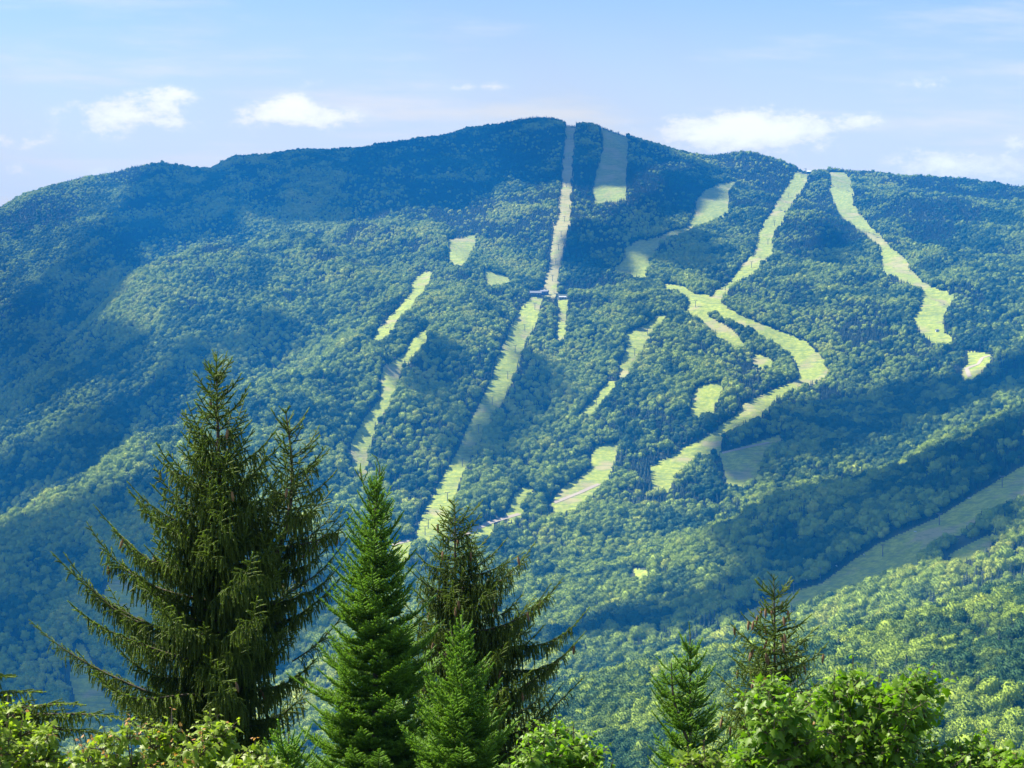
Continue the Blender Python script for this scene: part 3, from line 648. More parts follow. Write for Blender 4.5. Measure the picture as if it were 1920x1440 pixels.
# the long left boughs and the bare fork on the right
for (tx, ty, bx1, by1) in [(62,1168,445,1330),(125,1050,440,1225),(182,964,435,1110),(245,912,428,1010),(295,866,420,930),(150,1230,450,1370),(640,965,545,1060),(652,1012,548,1110),(648,1150,548,1240),(560,870,538,905)]:
    b0 = P(bx1, by1, Yt); t1 = P(tx, ty, Yt + T.r.uniform(-.5, .3)); dv = t1 - b0; L = math.hypot(dv[0], dv[1]); ph = math.atan2(dv[1], dv[0])
    spruce_bough(T, b0, ph, L / .95, math.atan2(dv[2] - .10 * L, L), .019, 1.15 if L > .8 else .5, 1.15, .20, 0, .12)
grow(T, 'spruce_tree', (foot(452, Yt)[0], Yt), 'largest dark spruce with two tops and long drooping boughs reaching left', 'spruce', 150, .0042, M_SPR, [pA, pB0], [.13, .05])

# cone-laden spruce right of the tall fir
Yt = 24.0; T = Conifer(102); p1 = stem_path(P(853, 945, Yt), foot(880, Yt), (-.05, 0, 0), 60)
def len4(d, phi):
    c = math.cos(phi); rg = np.interp(d, [0, .35, .9, 1.1, 1.7, 2.4, 3.5], [.16, .35, .62, .95, 1.50, 1.55, 1.6]); lf = np.interp(d, [0, .4, .9, 1.6, 3], [.16, .38, .5, .7, .9])
    return rg * max(0, c) ** 1.3 + lf * (1 - max(0, c) ** 1.3)
leader(T, p1, .019, 5, .3)
whorls(T, p1, -5.0, len4, lambda d: np.interp(d, [0, .5, 1.5, 3], [R(38), R(22), R(16), R(0)]), .022, lambda d: np.interp(d, [0, .5, 1.5, 3], [.4, .8, 1.2, 1.3]), 1.25, .20, 6, cones=.045, tone=.16)
for (tx, ty, bx1, by1) in [(1092,1196,880,1330),(1028,1105,875,1235),(1090,1285,885,1390),(1050,1300,885,1400),(785,1078,865,1130),(978,1040,862,1075)]:
    b0 = P(bx1, by1, Yt); t1 = P(tx, ty, Yt - .2); dv = t1 - b0; L = math.hypot(dv[0], dv[1]); ph = math.atan2(dv[1], dv[0])
    spruce_bough(T, b0, ph, L / .95, math.atan2(dv[2] - .10 * L, L), .018, 1.15, 1.1, .15, .05, .12)
grow(T, 'spruce_tree', (foot(880, Yt)[0], Yt), 'sparse spruce with brown hanging cones behind the two bright firs, one long bough reaching right', 'spruce', 135, .0045, M_SPR, [p1], [.10], maxcones=70)

# small open-topped spruce at right
Yt = 23.0; T = Conifer(103); p1 = stem_path(P(1451, 1082, Yt), foot(1462, Yt), (0, 0, 0), 50)
def len6(d, phi): return np.interp(d, [0, .3, .5, .9, 1.1, 1.6, 3], [.1, .26, .26, .56, .62, .78, 1.0])
leader(T, p1, .017, 5, .26, .35)
whorls(T, p1, -4.6, len6, lambda d: np.interp(d, [0, .5, 1.2, 3], [R(42), R(26), R(14), R(5)]), .024, lambda d: np.interp(d, [0, .6, 2], [.1, .35, .9]), 1.0, .22, 6, cones=.10, tone=.2)
grow(T, 'spruce_tree', (foot(1462, Yt)[0], Yt), 'small open spruce with cones rising behind the maples at right', 'spruce', 170, .0042, M_SPR, [p1], [.07], maxcones=80)

# spruce whose boughs enter at the left edge
Yt = 20.0; T = Conifer(104); p1 = stem_path(P(-210, 900, Yt), foot(-200, Yt), (0, 0, 0), 40)
leader(T, p1, .019)
whorls(T, p1, -4.6, lambda d, phi: min(.12 + .42 * d, 1.05), lambda d: sl(d), .019, dr_, .8, .28, 5)
for (tx, ty, bx1, by1) in [(235,1352,-190,1290),(18,1262,-195,1290),(75,1296,-195,1300),(150,1325,-195,1310),(190,1372,-195,1330)]:
    b0 = P(bx1, by1, Yt); t1 = P(tx, ty, Yt - .6); dv = t1 - b0; L = math.hypot(dv[0], dv[1]); ph = math.atan2(dv[1], dv[0])
    spruce_bough(T, b0, ph, L / .95, math.atan2(dv[2] + .08 * L, L), .023, .95, 1.5, .2, 0, -.10)
grow(T, 'spruce_tree', (foot(-200, Yt)[0], Yt), 'dark spruce mostly beyond the left edge, its low boughs reaching in', 'spruce', 130, .0045, M_SPR, [p1], [.10])

def fir_bough(T, base, phi, L, slope, nl, tone0, up=.25):
    """flat dense fan: side shoots in a plane, each with its own side shoots"""
    r = T.r; h = np.array([math.cos(phi), math.sin(phi), 0]); side = np.array([-h[1], h[0], 0]); n = max(4, int(L / .07))
    def pos(s): return base + h * L * s + UP * (L * (math.tan(slope) * s + up * s * s * .5 - .10 * math.sin(s * math.pi)))
    pts = [pos(i / n) for i in range(n + 1)]
    for i in range(n):
        T.w(pts[i], pts[i + 1], .003 + .008 * L * (1 - i / n), .003 + .008 * L * (1 - (i + 1) / n)); T.shoot(pts[i], pts[i + 1], nl, tone0 + .4 * (i / n) ** 1.5)
    T.shoot(pts[-1], pts[-1] + unit(pts[-1] - pts[-2]) * .06, nl, .85)
    m = max(3, int(L / .042))
    for k in range(m):
        s_ = .12 + .86 * (k + .5 * r.random()) / m; p = pos(s_); f = unit(pos(min(1, s_ + .03)) - p); l = (.05 + .36 * (1 - s_) * min(1, L / .7)) * r.uniform(.75, 1.1)
        for sg in (-1, 1):
            ang = R(r.uniform(42, 58)); dr = unit(f * math.cos(ang) + side * sg * math.sin(ang) + UP * r.normal(.10, .06)); seg = max(1, int(l / .06)); q = p; sl_ = l / seg; tn = tone0 + .30 * s_ + r.normal(0, .07)
            for j in range(seg):
                nx = q + dr * sl_; T.shoot(q, nx, nl, tn + .45 * ((j + 1) / seg) ** 2); T.w(q, nx, .002, .0016)
                if l > .12 and j > 0:
                    l2 = min(.11, (l - j * sl_) * .55)
                    for g in (-1, 1):
                        d2 = unit(dr * .75 + np.cross(dr, UP) * g * .65 + UP * r.normal(.22, .12)); T.shoot(q, q + d2 * l2 * 1.2, nl, tn + .40)
                q = nx; dr = unit(dr + UP * .05)
def fir(seed, name, apex, Yt, base_px, lenf, zlo, label, leaders, gap=.135, per_m=210, nw=.0040, nl=.025, tone=.12, nb=8, slope_k=1.0, paths_extra=()):
    T = Conifer(seed); p1 = stem_path(P(*apex, Yt), foot(base_px, Yt), (0, 0, 0), 60); r = T.r; z = p1[-1][2] - .10; gp = gap
    while z > zlo:
        d = p1[-1][2] - z; a0 = r.uniform(0, 6.28)
        for b in range(nb):
            phi = a0 + b * 6.283 / nb + r.normal(0, .2); L = lenf(d) * (r.uniform(.62, 1.05) if r.random() < .6 else r.uniform(1.0, 1.3)) * 1.12
            fir_bough(T, at(p1, z + r.normal(0, .03)), phi, L, slope_k * np.interp(d, [0, .5, 1.5, 3], [R(58), R(40), R(24), R(12)]) + r.normal(0, .08), nl, tone)
        z -= gp * r.uniform(.85, 1.15)
    for pts in leaders:
        T.line([P(x, y, Yt + dy) for x, y, dy in pts], nl * .8, .6, .008, .004)
    return T, p1
f2 = [[(700,1010,0),(697,960,0),(690,930,0),(680,905,0),(675,885,0),(676,868,0)], [(706,1010,0),(708,960,0),(707,920,0),(712,895,0),(712,875,0),(706,858,0),(698,852,0)], [(704,1000,.03),(703,940,.03),(699,915,.03)]]
T, p1 = fir(201, 'fir', (705, 905), 20.0, 700, lambda d: np.interp(d, [0, .25, .52, 1.08, 1.63, 2.2, 3.0, 4], [.05, .10, .19, .33, .43, .60, .72, .8]), -4.4, '', f2)
for pts in f2[:2]:
    for k in range(7):
        i = T.r.integers(0, 4); a = P(pts[i][0], pts[i][1], 20.0); ph = T.r.uniform(0, 6.28); l = T.r.uniform(.10, .2); T.line([a, a + np.array([math.cos(ph) * l * .5, math.sin(ph) * l * .5, l * .85])], .020, .6, .003, .002)
grow(T, 'fir_tree', (foot(700, 20)[0], 20.0), 'tall dense bright green fir with curled twin leaders, left of the cone-laden spruce', 'fir', 210, .0040, M_FIR, [p1], [.09], .35)
f3 = [[(866,1230,0),(868,1190,0),(866,1165,0),(868,1142,0)], [(862,1240,0),(850,1205,0),(846,1180,0),(843,1165,0)], [(872,1235,0),(880,1205,0),(886,1188,0)]]
T, p1 = fir(202, 'fir', (866, 1185), 18.5, 868, lambda d: np.interp(d, [0, .23, .54, .85, 1.3, 3], [.05, .11, .23, .34, .46, .6]), -4.2, '', f3, tone=.2)
grow(T, 'fir_tree', (foot(868, 18.5)[0], 18.5), 'small pale green fir with spiky top close in front of the cone-laden spruce', 'fir', 220, .0038, M_FIR, [p1], [.06], .35)
f4 = [[(1294,1290,0),(1293,1240,0),(1294,1190,0),(1292,1166,0)]]
T, p1 = fir(203, 'fir', (1294, 1212), 19.0, 1300, lambda d: np.interp(d, [0, .27, .48, .8, 1.3, 3], [.05, .13, .20, .32, .44, .58]), -4.2, '', f4, gap=.19, tone=.22, nb=6)
p2 = stem_path(P(1259, 1243, 19.0), at(p1, P(0, 1400, 19)[2]), (-.06, 0, 0), 12); z = p2[-1][2] - .08
while z > p2[0][2] + .15:
    for b in range(5):
        fir_bough(T, at(p2, z), T.r.uniform(0, 6.28), np.interp(p2[-1][2] - z, [0, .15, .5, 1], [.08, .15, .24, .35]), R(35), .02, .2)
    z -= .15
grow(T, 'fir_tree', (foot(1300, 19)[0], 19.0), 'green fir with a bare thin leader and second top, left of the broad maple', 'fir', 200, .0040, M_FIR, [p1, p2], [.07, .02], .35)
T, p1 = fir(204, 'fir', (540, 1395), 17.5, 545, lambda d: np.interp(d, [0, .15, .5, 1, 2], [.08, .14, .26, .40, .5]), -4.2, '', [[(541,1410,0),(541,1372,0)]], gap=.14, tone=.35)
grow(T, 'fir_tree', (foot(545, 17.5)[0], 17.5), 'low young fir tip at the bottom edge, left of the tall fir', 'fir', 200, .0040, M_FIR, [p1], [.04], .35)

# maples
LV = np.array([(0,0,0),(.28,-.10,0),(.62,.02,0),(.42,.24,0),(.78,.46,0),(.40,.52,0),(.30,.62,0),(0,1.05,0),(-.30,.62,0),(-.40,.52,0),(-.78,.46,0),(-.42,.24,0),(-.62,.02,0),(-.28,-.10,0),(0,.42,0)], float)
LV[:, 2] = -.28 * np.abs(LV[:, 0]) - .22 * np.clip(LV[:, 1] - .3, 0, 1) ** 1.5; LV[14, 2] = -.02; LV[:, 0] *= .74
LF = np.array([[14, i, i + 1] for i in range(13)] + [[14, 13, 0]])
class Maple:
    def __init__(s, seed, size): s.r = np.random.default_rng(seed); s.T = Conifer(seed); s.leaf = []; s.size = size; s.red = 0
    def put(s, p, out, size, tone):
        r = s.r; pet = unit(out + UP * r.uniform(-.1, .6) + r.normal(0, .15, 3)) * size * r.uniform(.45, .9); q = p + pet; s.T.w(p, q, .0016, .0012)
        y = unit(out * 1.0 + UP * r.uniform(-.8, -.05) + r.normal(0, .25, 3)); nrm = UP * 1.0 + out * .3 + r.normal(0, .35, 3); x = unit(np.cross(y, nrm)); z = np.cross(x, y)
        s.leaf.append((q, x, y, z, size * r.uniform(.75, 1.15), tone))
    def spray(s, a, b, tip_tone=.6, n=None):
        """leafy shoot from a to b: opposite pairs, smallest leaves at the tip"""
        r = s.r; v = b - a; L = np.linalg.norm(v); n = n or max(3, int(L / .055)); bow = r.normal(0, .05 * L, 3); prev = a
        for i in range(1, n + 1):
            t = i / n; p = a + v * t + bow * math.sin(t * 3.14); s.T.w(prev, p, .0075 * (1 - t) + .002, .0075 * (1 - t) * .9 + .0015); prev = p
            sz = s.size * (1 - .62 * t ** 3); ang = i * 1.57 + r.normal(0, .4)
            e1 = unit(np.cross(v, UP + np.array([.3, .2, 0]))); e2 = unit(np.cross(v, e1)); tn = .15 + tip_tone * t + r.normal(0, .10)
            if t > .9 and r.random() < s.red: tn = 1.0
            else: tn = min(max(tn, 0), .94)
            for g in (0, math.pi): s.put(p, unit(e1 * math.cos(ang + g) + e2 * math.sin(ang + g) + unit(v) * .35 * t), sz, tn)
            if r.random() < .5: s.put(p, unit(e1 * math.cos(ang + 1.5) + e2 * math.sin(ang + 1.5)), sz * .85, tn - .1 if tn < .95 else tn)
    def build(s, name, root_xy, label, material, cat='maple'):
        bx_, by_ = root_xy; bz = float(ground_xy(bx_, by_)) - .1; root = empty(name, (bx_, by_, bz)); tag(root, label, cat); o = np.array([bx_, by_, bz])
        A = s.leaf; q = np.array([l[0] for l in A]); x = np.array([l[1] for l in A]); y = np.array([l[2] for l in A]); z = np.array([l[3] for l in A]); sz = np.array([l[4] for l in A])[:, None, None]; tn = np.array([l[5] for l in A])
        V = q[:, None] + sz * (x[:, None] * LV[None, :, 0:1] + y[:, None] * LV[None, :, 1:2] + z[:, None] * LV[None, :, 2:3] * s.r.uniform(.4, 1.8, (len(A), 1, 1)))
        n = len(A); Fc = (LF[None] + 15 * np.arange(n)[:, None, None]).reshape(-1, 3)
        link('foliage', np_mesh('foliage', V.reshape(-1, 3) - o, Fc, material, 3, {'tone': np.repeat(tn, 15)}), root)
        W_ = np.array(s.T.wood); big = W_[:, 6] > .012
        V, f = s.T.prisms(W_[~big], 3); link('twigs', np_mesh('twigs', V - o, f, M_TWIG, 4), root)
        if big.any(): V, f = s.T.prisms(W_[big], 8); link('trunk', np_mesh('trunk', V - o, f, M_TWIG, 4, smooth=True), root)
        print(name, 'leaves', n); return root
def maple(seed, tops, Yt, base_px, size, label, material, red=0.0, spread=.5, fill=26, tip=.6, depth=.6, down=1700):
    """tops: shoot ends (photo column, row); stems fan out from the trunk foot"""
    M = Maple(seed, size); M.red = red; r = M.r; ft = foot(base_px, Yt); cx0 = (np.mean([t[0] for t in tops]) - 960) / F * Yt; top_z = P(0, min(t[1] for t in tops), Yt)[2]
    fork = np.array([ft[0] * .4 + cx0 * .6, Yt, P(0, down, Yt)[2]]); k = 8; prev = ft
    for i in range(1, k + 1):
        t = i / k; p = ft * (1 - t) + fork * t + np.array([math.sin(t * 5) * .05, 0, 0]); M.T.w(prev, p, .055 - .02 * (i - 1) / k, .055 - .02 * i / k); prev = p
    for (tx, ty) in tops:
        Yd = Yt + r.uniform(-depth, depth); e = P(tx, ty, Yd); prev = fork; n = 9
        for i in range(1, n + 1):
            t = i / n; p = fork * (1 - t) + e * t + np.array([0, 0, -.10 * math.sin(t * 3.14)]) + r.normal(0, .015, 3) * (i < n)
            M.T.w(prev, p, .020 * (1 - (i - 1) / n) + .003, .020 * (1 - i / n) + .003)
            if t > .2:
                for g in range(7 if t < .99 else 0):
                    ph = r.uniform(0, 6.28); l = r.uniform(.18, spread) * (1 - .55 * t); d = np.array([math.cos(ph) * .8, math.sin(ph) * .8, r.uniform(.15, .8)]); M.spray(p, p + unit(d) * l, tip)
            prev = p
        M.spray(e - unit(e - fork) * .42, e, tip)
    return M.build('maple_tree', (ft[0], Yt), label, material)
maple(301, [(1600,1232),(1565,1262),(1650,1262),(1520,1290),(1480,1300),(1445,1255),(1420,1290),(1700,1290),(1722,1248),(1752,1245),(1740,1300),(1640,1320),(1580,1330),(1500,1350),(1440,1350),(1425,1330),(1400,1365),(1385,1420),(1360,1400),(1375,1435),(1330,1425),(1700,1350),(1660,1400),(1560,1400),(1465,1410),(1400,1390)],
      15.5, 1580, .095, 'broad green maple standing in front of the small open spruce at right', M_MAP, .05, .62)
maple(302, [(1798,1382),(1835,1372),(1865,1390),(1905,1412),(1770,1405),(1930,1400),(1960,1390),(1820,1425),(1880,1430),(1745,1392),(1722,1415),(1765,1430)], 15.0, 1860, .085, 'low light green maple in the bottom right corner', M_MAP, .05, .55, tip=.75)
maple(303, [(1290,1400),(1320,1390),(1345,1412),(1275,1435),(1312,1430),(1240,1440)], 14.0, 1310, .078, 'slender maple sapling in front of the fir with a bare leader', M_YEL, .0, .38, tip=.3)
maple(304, [(1010,1350),(1045,1342),(1075,1355),(1095,1372),(990,1385),(1030,1390),(1120,1400),(965,1410),(1070,1420),(1125,1435),(1150,1425)], 16.0, 1050, .080, 'light green maple at bottom centre beside the cone-laden spruce', M_MAP, .0, .5, tip=.8)
maple(305, [(15,1305),(45,1335),(95,1355),(-30,1320),(70,1385),(20,1370),(110,1400),(-60,1350),(0,1420),(60,1425)], 14.5, 20, .080, 'yellow green maple filling the bottom left corner', M_YEL, .12, .5, tip=.6)
maple(306, [(150,1385),(195,1365),(240,1352),(285,1358),(322,1330),(300,1390),(350,1380),(215,1410),(160,1420),(265,1420),(330,1420)], 14.0, 240, .075, 'yellow green maple with reddish new tips below the largest spruce', M_YEL, .45, .45, tip=.6)
maple(307, [(392,1335),(408,1342),(380,1372),(425,1392),(440,1418),(395,1420),(360,1425)], 14.3, 400, .085, 'upright yellow green maple shoots just left of the trunk of the largest spruce', M_YEL, .12, .42, tip=.6)
maple(308, [(478,1385),(500,1410),(485,1430),(515,1425)], 14.0, 490, .078, 'thin maple sapling at the bottom edge right of the trunk of the largest spruce', M_YEL, .05, .26, tip=.5)

# ---------------------------------------------------------------- lifts and buildings on the mountain
def simple(name, colr, rough=.7, metal=0.0):
    m, nt = mat(name); nz = nt.n('ShaderNodeTexNoise', _Scale=1.2, _Detail=4.0); tcn = nt.n('ShaderNodeTexCoord'); nt.l(tcn.outputs['Object'], nz.inputs['Vector'])
    d = nt.n('ShaderNodeBsdfPrincipled', _Roughness=rough, _Metallic=metal); nt.l(nt.mix(nz.outputs[0], tuple(v * .8 for v in colr) + (1,), colr + (1,)), d.inputs['Base Color']); finish(nt, d.outputs[0]); return m
M_ST = simple('grey_steel', (.16, .17, .18), .5, .3); M_WD = simple('dark_boards', (.07, .06, .055)); M_RF = simple('grey_roofing', (.20, .21, .23)); M_PL = simple('pale_roofing', (.48, .48, .46)); M_WH = simple('white_panel', (.8, .8, .78)); M_GL = simple('window_glass', (.03, .04, .05), .1); M_BL = simple('blue_panel', (.05, .10, .25)); M_SEAT = simple('seat_slats', (.55, .57, .6), .5)
class MB:
    def __init__(s): s.V = []; s.F = []
    def box(s, c, d, rz=0):
        o = len(s.V); c = np.array(c, float); co, si = math.cos(rz), math.sin(rz)
        for x in (-.5, .5):
            for y in (-.5, .5):
                for z in (-.5, .5): s.V.append((c[0] + x * d[0] * co - y * d[1] * si, c[1] + x * d[0] * si + y * d[1] * co, c[2] + z * d[2]))
        s.F += [[o + a for a in f] for f in ((0, 1, 3, 2), (4, 6, 7, 5), (0, 4, 5, 1), (2, 3, 7, 6), (0, 2, 6, 4), (1, 5, 7, 3))]; return s
    def tube(s, a, b, ra, rb, n=8):
        a = np.array(a, float); b = np.array(b, float); ax = unit(b - a); e1 = unit(np.cross(ax, [0, 1, .01] if abs(ax[2]) > .9 else [0, 0, 1])); e2 = np.cross(ax, e1); o = len(s.V)
        for j in range(n):
            t = j / n * 6.283; v = e1 * math.cos(t) + e2 * math.sin(t); s.V += [tuple(a + v * ra), tuple(b + v * rb)]
        for j in range(n): k = (j + 1) % n; s.F.append([o + 2 * j, o + 2 * k, o + 2 * k + 1, o + 2 * j + 1])
        for j in range(1, n - 2, 2):
            s.F.append([o, o + 2 * j, o + 2 * (j + 1), o + 2 * (j + 2)]); s.F.append([o + 1, o + 2 * j + 1, o + 2 * (j + 1) + 1, o + 2 * (j + 2) + 1])
        return s
    def gable(s, c, w_, d_, h, over=.6):
        """two roof slabs along x over a w_ x d_ plan whose eaves stand at c"""
        o = len(s.V); x, y, z = c; W_, D_ = w_ / 2 + over, d_ / 2 + over; t = .25
        for dz in (0, t):
            s.V += [(x - W_, y - D_, z + dz), (x + W_, y - D_, z + dz), (x + W_, y, z + h + dz), (x - W_, y, z + h + dz), (x + W_, y + D_, z + dz), (x - W_, y + D_, z + dz)]
        s.F += [[o + a for a in f] for f in ((6, 7, 8, 9), (9, 8, 10, 11), (0, 3, 2, 1), (3, 5, 4, 2), (0, 1, 7, 6), (5, 11, 10, 4), (0, 6, 9, 3), (3, 9, 11, 5), (1, 2, 8, 7), (2, 4, 10, 8))]; return s
    def gend(s, c, w_, d_, h):
        """gable end triangles closed as a prism under the roof"""
        o = len(s.V); x, y, z = c; W_, D_ = w_ / 2, d_ / 2; s.V += [(x - W_, y - D_, z), (x + W_, y - D_, z), (x + W_, y + D_, z), (x - W_, y + D_, z), (x - W_, y, z + h), (x + W_, y, z + h)]
        s.F += [[o, o + 1, o + 5, o + 4], [o + 2, o + 3, o + 4, o + 5], [o + 1, o + 2, o + 5, o + 5], [o + 3, o, o + 4, o + 4]]; return s
    def build(s, name, m, parent=None):
        me = bpy.data.meshes.new(name); me.from_pydata([tuple(map(float, v)) for v in s.V], [], [list(dict.fromkeys(f)) for f in s.F]); me.validate(); me.materials.append(m); return link(name, me, parent)
def copy_tree(o, loc, rz):
    c = o.copy(); C.objects.link(c); c.location = loc; c.rotation_euler = (0, 0, rz)
    for ch in list(o.children):
        d = ch.copy(); C.objects.link(d); d.parent = c
    return c
def make_tower():
    t = empty('lift_tower', (0, 0, 0)); MB().tube((0, 0, -1.5), (0, 0, 12), .55, .36, 10).build('pole', M_ST, t)
    MB().box((0, 0, 11.6), (5.6, .32, .4)).build('crossarm', M_ST, t)
    for sx in (-1, 1):
        m = MB().box((sx * 2.6, 0, 12.0), (.22, 3.4, .28))
        for k in range(4): m.tube((sx * 2.6 - .1, -1.3 + k * .87, 12.25), (sx * 2.6 + .1, -1.3 + k * .87, 12.25), .28, .28, 8)
        m.build('sheave_train', M_ST, t)
    m = MB()
    for k in range(9): m.box((.0, -.50, 1 + k * 1.2), (.4, .06, .06))
    m.box((-.2, -.52, 5.5), (.06, .06, 11)); m.box((.2, -.52, 5.5), (.06, .06, 11)); m.build('ladder', M_ST, t)
    m = MB().box((0, -.7, 12.1), (4.6, .5, .08)); m.build('work_platform', M_ST, t)
    return t
tw0 = make_tower(); used = False
LINES = [
 ('on the summit lift line', [(1070,262),(1066,300),(1062,352),(1058,417),(1052,445),(1047,470),(1042,497),(1036,528)], 'the steep summit lift line'),
 ('on the main lift line', [(1003,582),(984,622),(966,662),(952,712),(923,760),(897,812),(867,876),(839,941),(803,992),(797,1005)], 'the long central lift line'),
 ('on the right lift line', [(1510,322),(1502,334),(1478,372),(1452,425),(1440,460),(1409,503),(1360,545),(1304,577)], 'the right lift line'),
 ('on the broken slope', [(1214,630),(1190,668),(1152,716),(1118,760)], 'the narrow lift line between forest blocks'),
 ('on the valley lift line', [(1879,915),(1761,986),(1655,1045),(1538,1088),(1488,1116)], 'the shaded valley lift line'),
]
ORD = {0: 'topmost', 1: 'second from the top', 2: 'third from the top', 3: 'fourth from the top', 4: 'fifth from the top', 5: 'sixth from the top', 6: 'seventh from the top', 7: 'eighth from the top', 8: 'ninth from the top', 9: 'tenth from the top'}
for li, (_, pts, where) in enumerate(LINES):
    G = np.array([on_ground(*q) for q in pts]); hd = []
    for k in range(len(G)):
        a = G[max(0, k - 1)]; b = G[min(len(G) - 1, k + 1)]; rz = math.atan2(b[1] - a[1], b[0] - a[0]) - math.pi / 2; loc = tuple(G[k])
        o = tw0 if not used else copy_tree(tw0, loc, rz)
        if not used: o.location = loc; o.rotation_euler = (0, 0, rz); used = True
        tag(o, 'grey steel lift tower, %s on %s' % (ORD[k] if k < len(G) - 1 else 'lowest', where), 'lift tower', 'chairlift towers along the cleared lines')
        hd.append((loc, rz))
    m = MB()
    for (l0, r0), (l1, r1) in zip(hd[:-1], hd[1:]):
        for sx in (-1, 1):
            a = np.array(l0) + np.array([math.cos(r0) * 2.6 * sx, math.sin(r0) * 2.6 * sx, 12.55]); b = np.array(l1) + np.array([math.cos(r1) * 2.6 * sx, math.sin(r1) * 2.6 * sx, 12.55])
            if math.cos(r1 - r0) < 0: b = np.array(l1) - np.array([math.cos(r1) * 2.6 * sx, math.sin(r1) * 2.6 * sx, -12.55])
            nn = 6; pr = a
            for i in range(1, nn + 1):
                t = i / nn; q = a * (1 - t) + b * t; q[2] -= 1.2 * math.sin(t * 3.1416); m.tube(pr, q, .035, .035, 4); pr = q
    o = m.build('haul_cable', M_ST); tag(o, 'thin steel haul cable strung over %s' % where, 'cable')
    if li == 4: VAL = hd
def make_chair():
    c = empty('lift_chair', (0, 0, 0)); MB().tube((0, 0, 0), (0, .1, -1.6), .05, .05, 6).tube((0, .1, -1.6), (0, -.35, -2.6), .05, .05, 6).build('hanger', M_ST, c)
    MB().box((0, -.1, -3.35), (3.6, .7, .12)).build('seat', M_SEAT, c); MB().box((0, .25, -2.95), (3.6, .10, .8)).build('backrest', M_SEAT, c)
    MB().box((0, -.35, -2.6), (3.8, .1, .1)).box((-1.9, -.05, -2.95), (.1, .7, .1)).box((1.9, -.05, -2.95), (.1, .7, .1)).box((-1.9, -.05, -3.1), (.1, .1, .9)).box((1.9, -.05, -3.1), (.1, .1, .9)).build('frame', M_ST, c)
    MB().box((0, -.75, -3.9), (2.6, .3, .08)).box((0, -.75, -3.6), (.08, .08, .6)).build('footrest', M_ST, c); return c
ch0 = make_chair(); first = True
for si, (seg, t, sx, lb) in enumerate([(2, .28, 1, 'pale empty lift chair hanging just below the third valley tower'), (3, -.25, -1, 'pale empty lift chair hanging nearest above the fourth valley tower'), (3, .55, -1, 'empty lift chair hanging between the two lowest valley towers'), (0, .5, 1, 'pale empty lift chair hanging between the two highest valley towers'), (1, .45, -1, 'pale empty lift chair hanging between the second and third valley towers')]):
    if t < 0: seg -= 1; t = 1 + t
    (l0, r0), (l1, r1) = VAL[seg], VAL[seg + 1]
    a = np.array(l0) + np.array([math.cos(r0) * 2.6 * sx, math.sin(r0) * 2.6 * sx, 12.55]); b = np.array(l1) + np.array([math.cos(r1) * 2.6 * sx, math.sin(r1) * 2.6 * sx, 12.55]); q = a * (1 - t) + b * t; q[2] -= 1.2 * math.sin(t * 3.1416)
    o = ch0 if first else copy_tree(ch0, (0, 0, 0), 0); first = False
    o.location = q; o.rotation_euler = (0, 0, r0); tag(o, lb, 'lift chair', 'chairs hanging on the valley lift')
def house(name, px, py, w_, d_, h, rh, wallm, roofm, label, rz=0.0, nwin=4, cat='building'):
    w_ *= 1.25; d_ *= 1.25; h *= 1.2; rh *= 1.2; g = on_ground(px, py); t = empty(name, tuple(g), rz); tag(t, label, cat)
    MB().box((0, 0, h / 2 - 1.5), (w_, d_, h + 3)).gend((0, 0, h), w_, d_, rh).build('wall', wallm, t); MB().gable((0, 0, h + .02), w_, d_, rh).build('roof', roofm, t)
    for k in range(nwin):
        x = -w_ / 2 + w_ * (k + .5) / nwin; f = MB().box((x, -d_ / 2 - .04, h * .62), (1.5, .12, 1.5)).build('window', M_WH, t); MB().box((x, -d_ / 2 - .11, h * .62), (1.2, .06, 1.2)).build('pane', M_GL, f)
    MB().box((w_ / 2 - w_ / nwin, -d_ / 2 - .05, 1.1), (1.3, .1, 2.2)).build('door', M_GL, t); return t
house('lodge', 1004, 556, 15, 9, 4.5, 3.2, M_WD, M_RF, 'dark gabled lodge at the foot of the steep summit lift line', .1)
house('lift_station', 1021, 553, 10, 8, 4.5, 2.5, M_BL, M_RF, 'lift terminal beside the dark lodge, topping the central lift line', -.2, 3)
house('hut', 1055, 562, 9, 6, 3.2, 1.8, M_WD, M_PL, 'small white-roofed hut right of the lodge at mid mountain', .0, 2, 'hut')
house('summit_station', 1519, 312, 13, 8, 4.5, 2.2, M_BL, M_WH, 'summit lift station with white roof on the skyline', -.1, 4)
house('hut', 1757, 622, 3.2, 2.6, 2.2, 1.0, M_WH, M_RF, 'tiny white hut near the foot of the far right trail', .3, 1, 'hut')
def pylon(px, py, hgt, label, name='mast', white=False):
    g = on_ground(px, py); t = empty(name, tuple(g)); tag(t, label, name.replace('_', ' '))
    m = MB()
    for sx, sy in ((-1, -1), (1, -1), (0, 1)): m.tube((sx * 1.1, sy * 1.1, -1), (sx * .15, sy * .15, hgt), .14, .1, 6)
    m.build('legs', M_WH if white else M_ST, t); b = MB()
    for k in range(int(hgt / 1.6)):
        z = k * 1.6; s0 = 1.1 * (1 - z / hgt) + .15; b.tube((-s0, -s0, z), (s0, -s0, z + 1.6), .06, .06, 4).tube((s0, -s0, z), (0, s0, z + 1.6), .06, .06, 4)
    b.build('bracing', M_WH if white else M_ST, t); MB().tube((0, 0, hgt), (0, 0, hgt + 3), .08, .03, 6).build('antenna', M_ST, t); return t
pylon(1080, 240, 16, 'lattice mast on the summit beside the top of the steep lift line')
pylon(1512, 312, 14, 'lattice mast beside the summit lift station', 'mast')
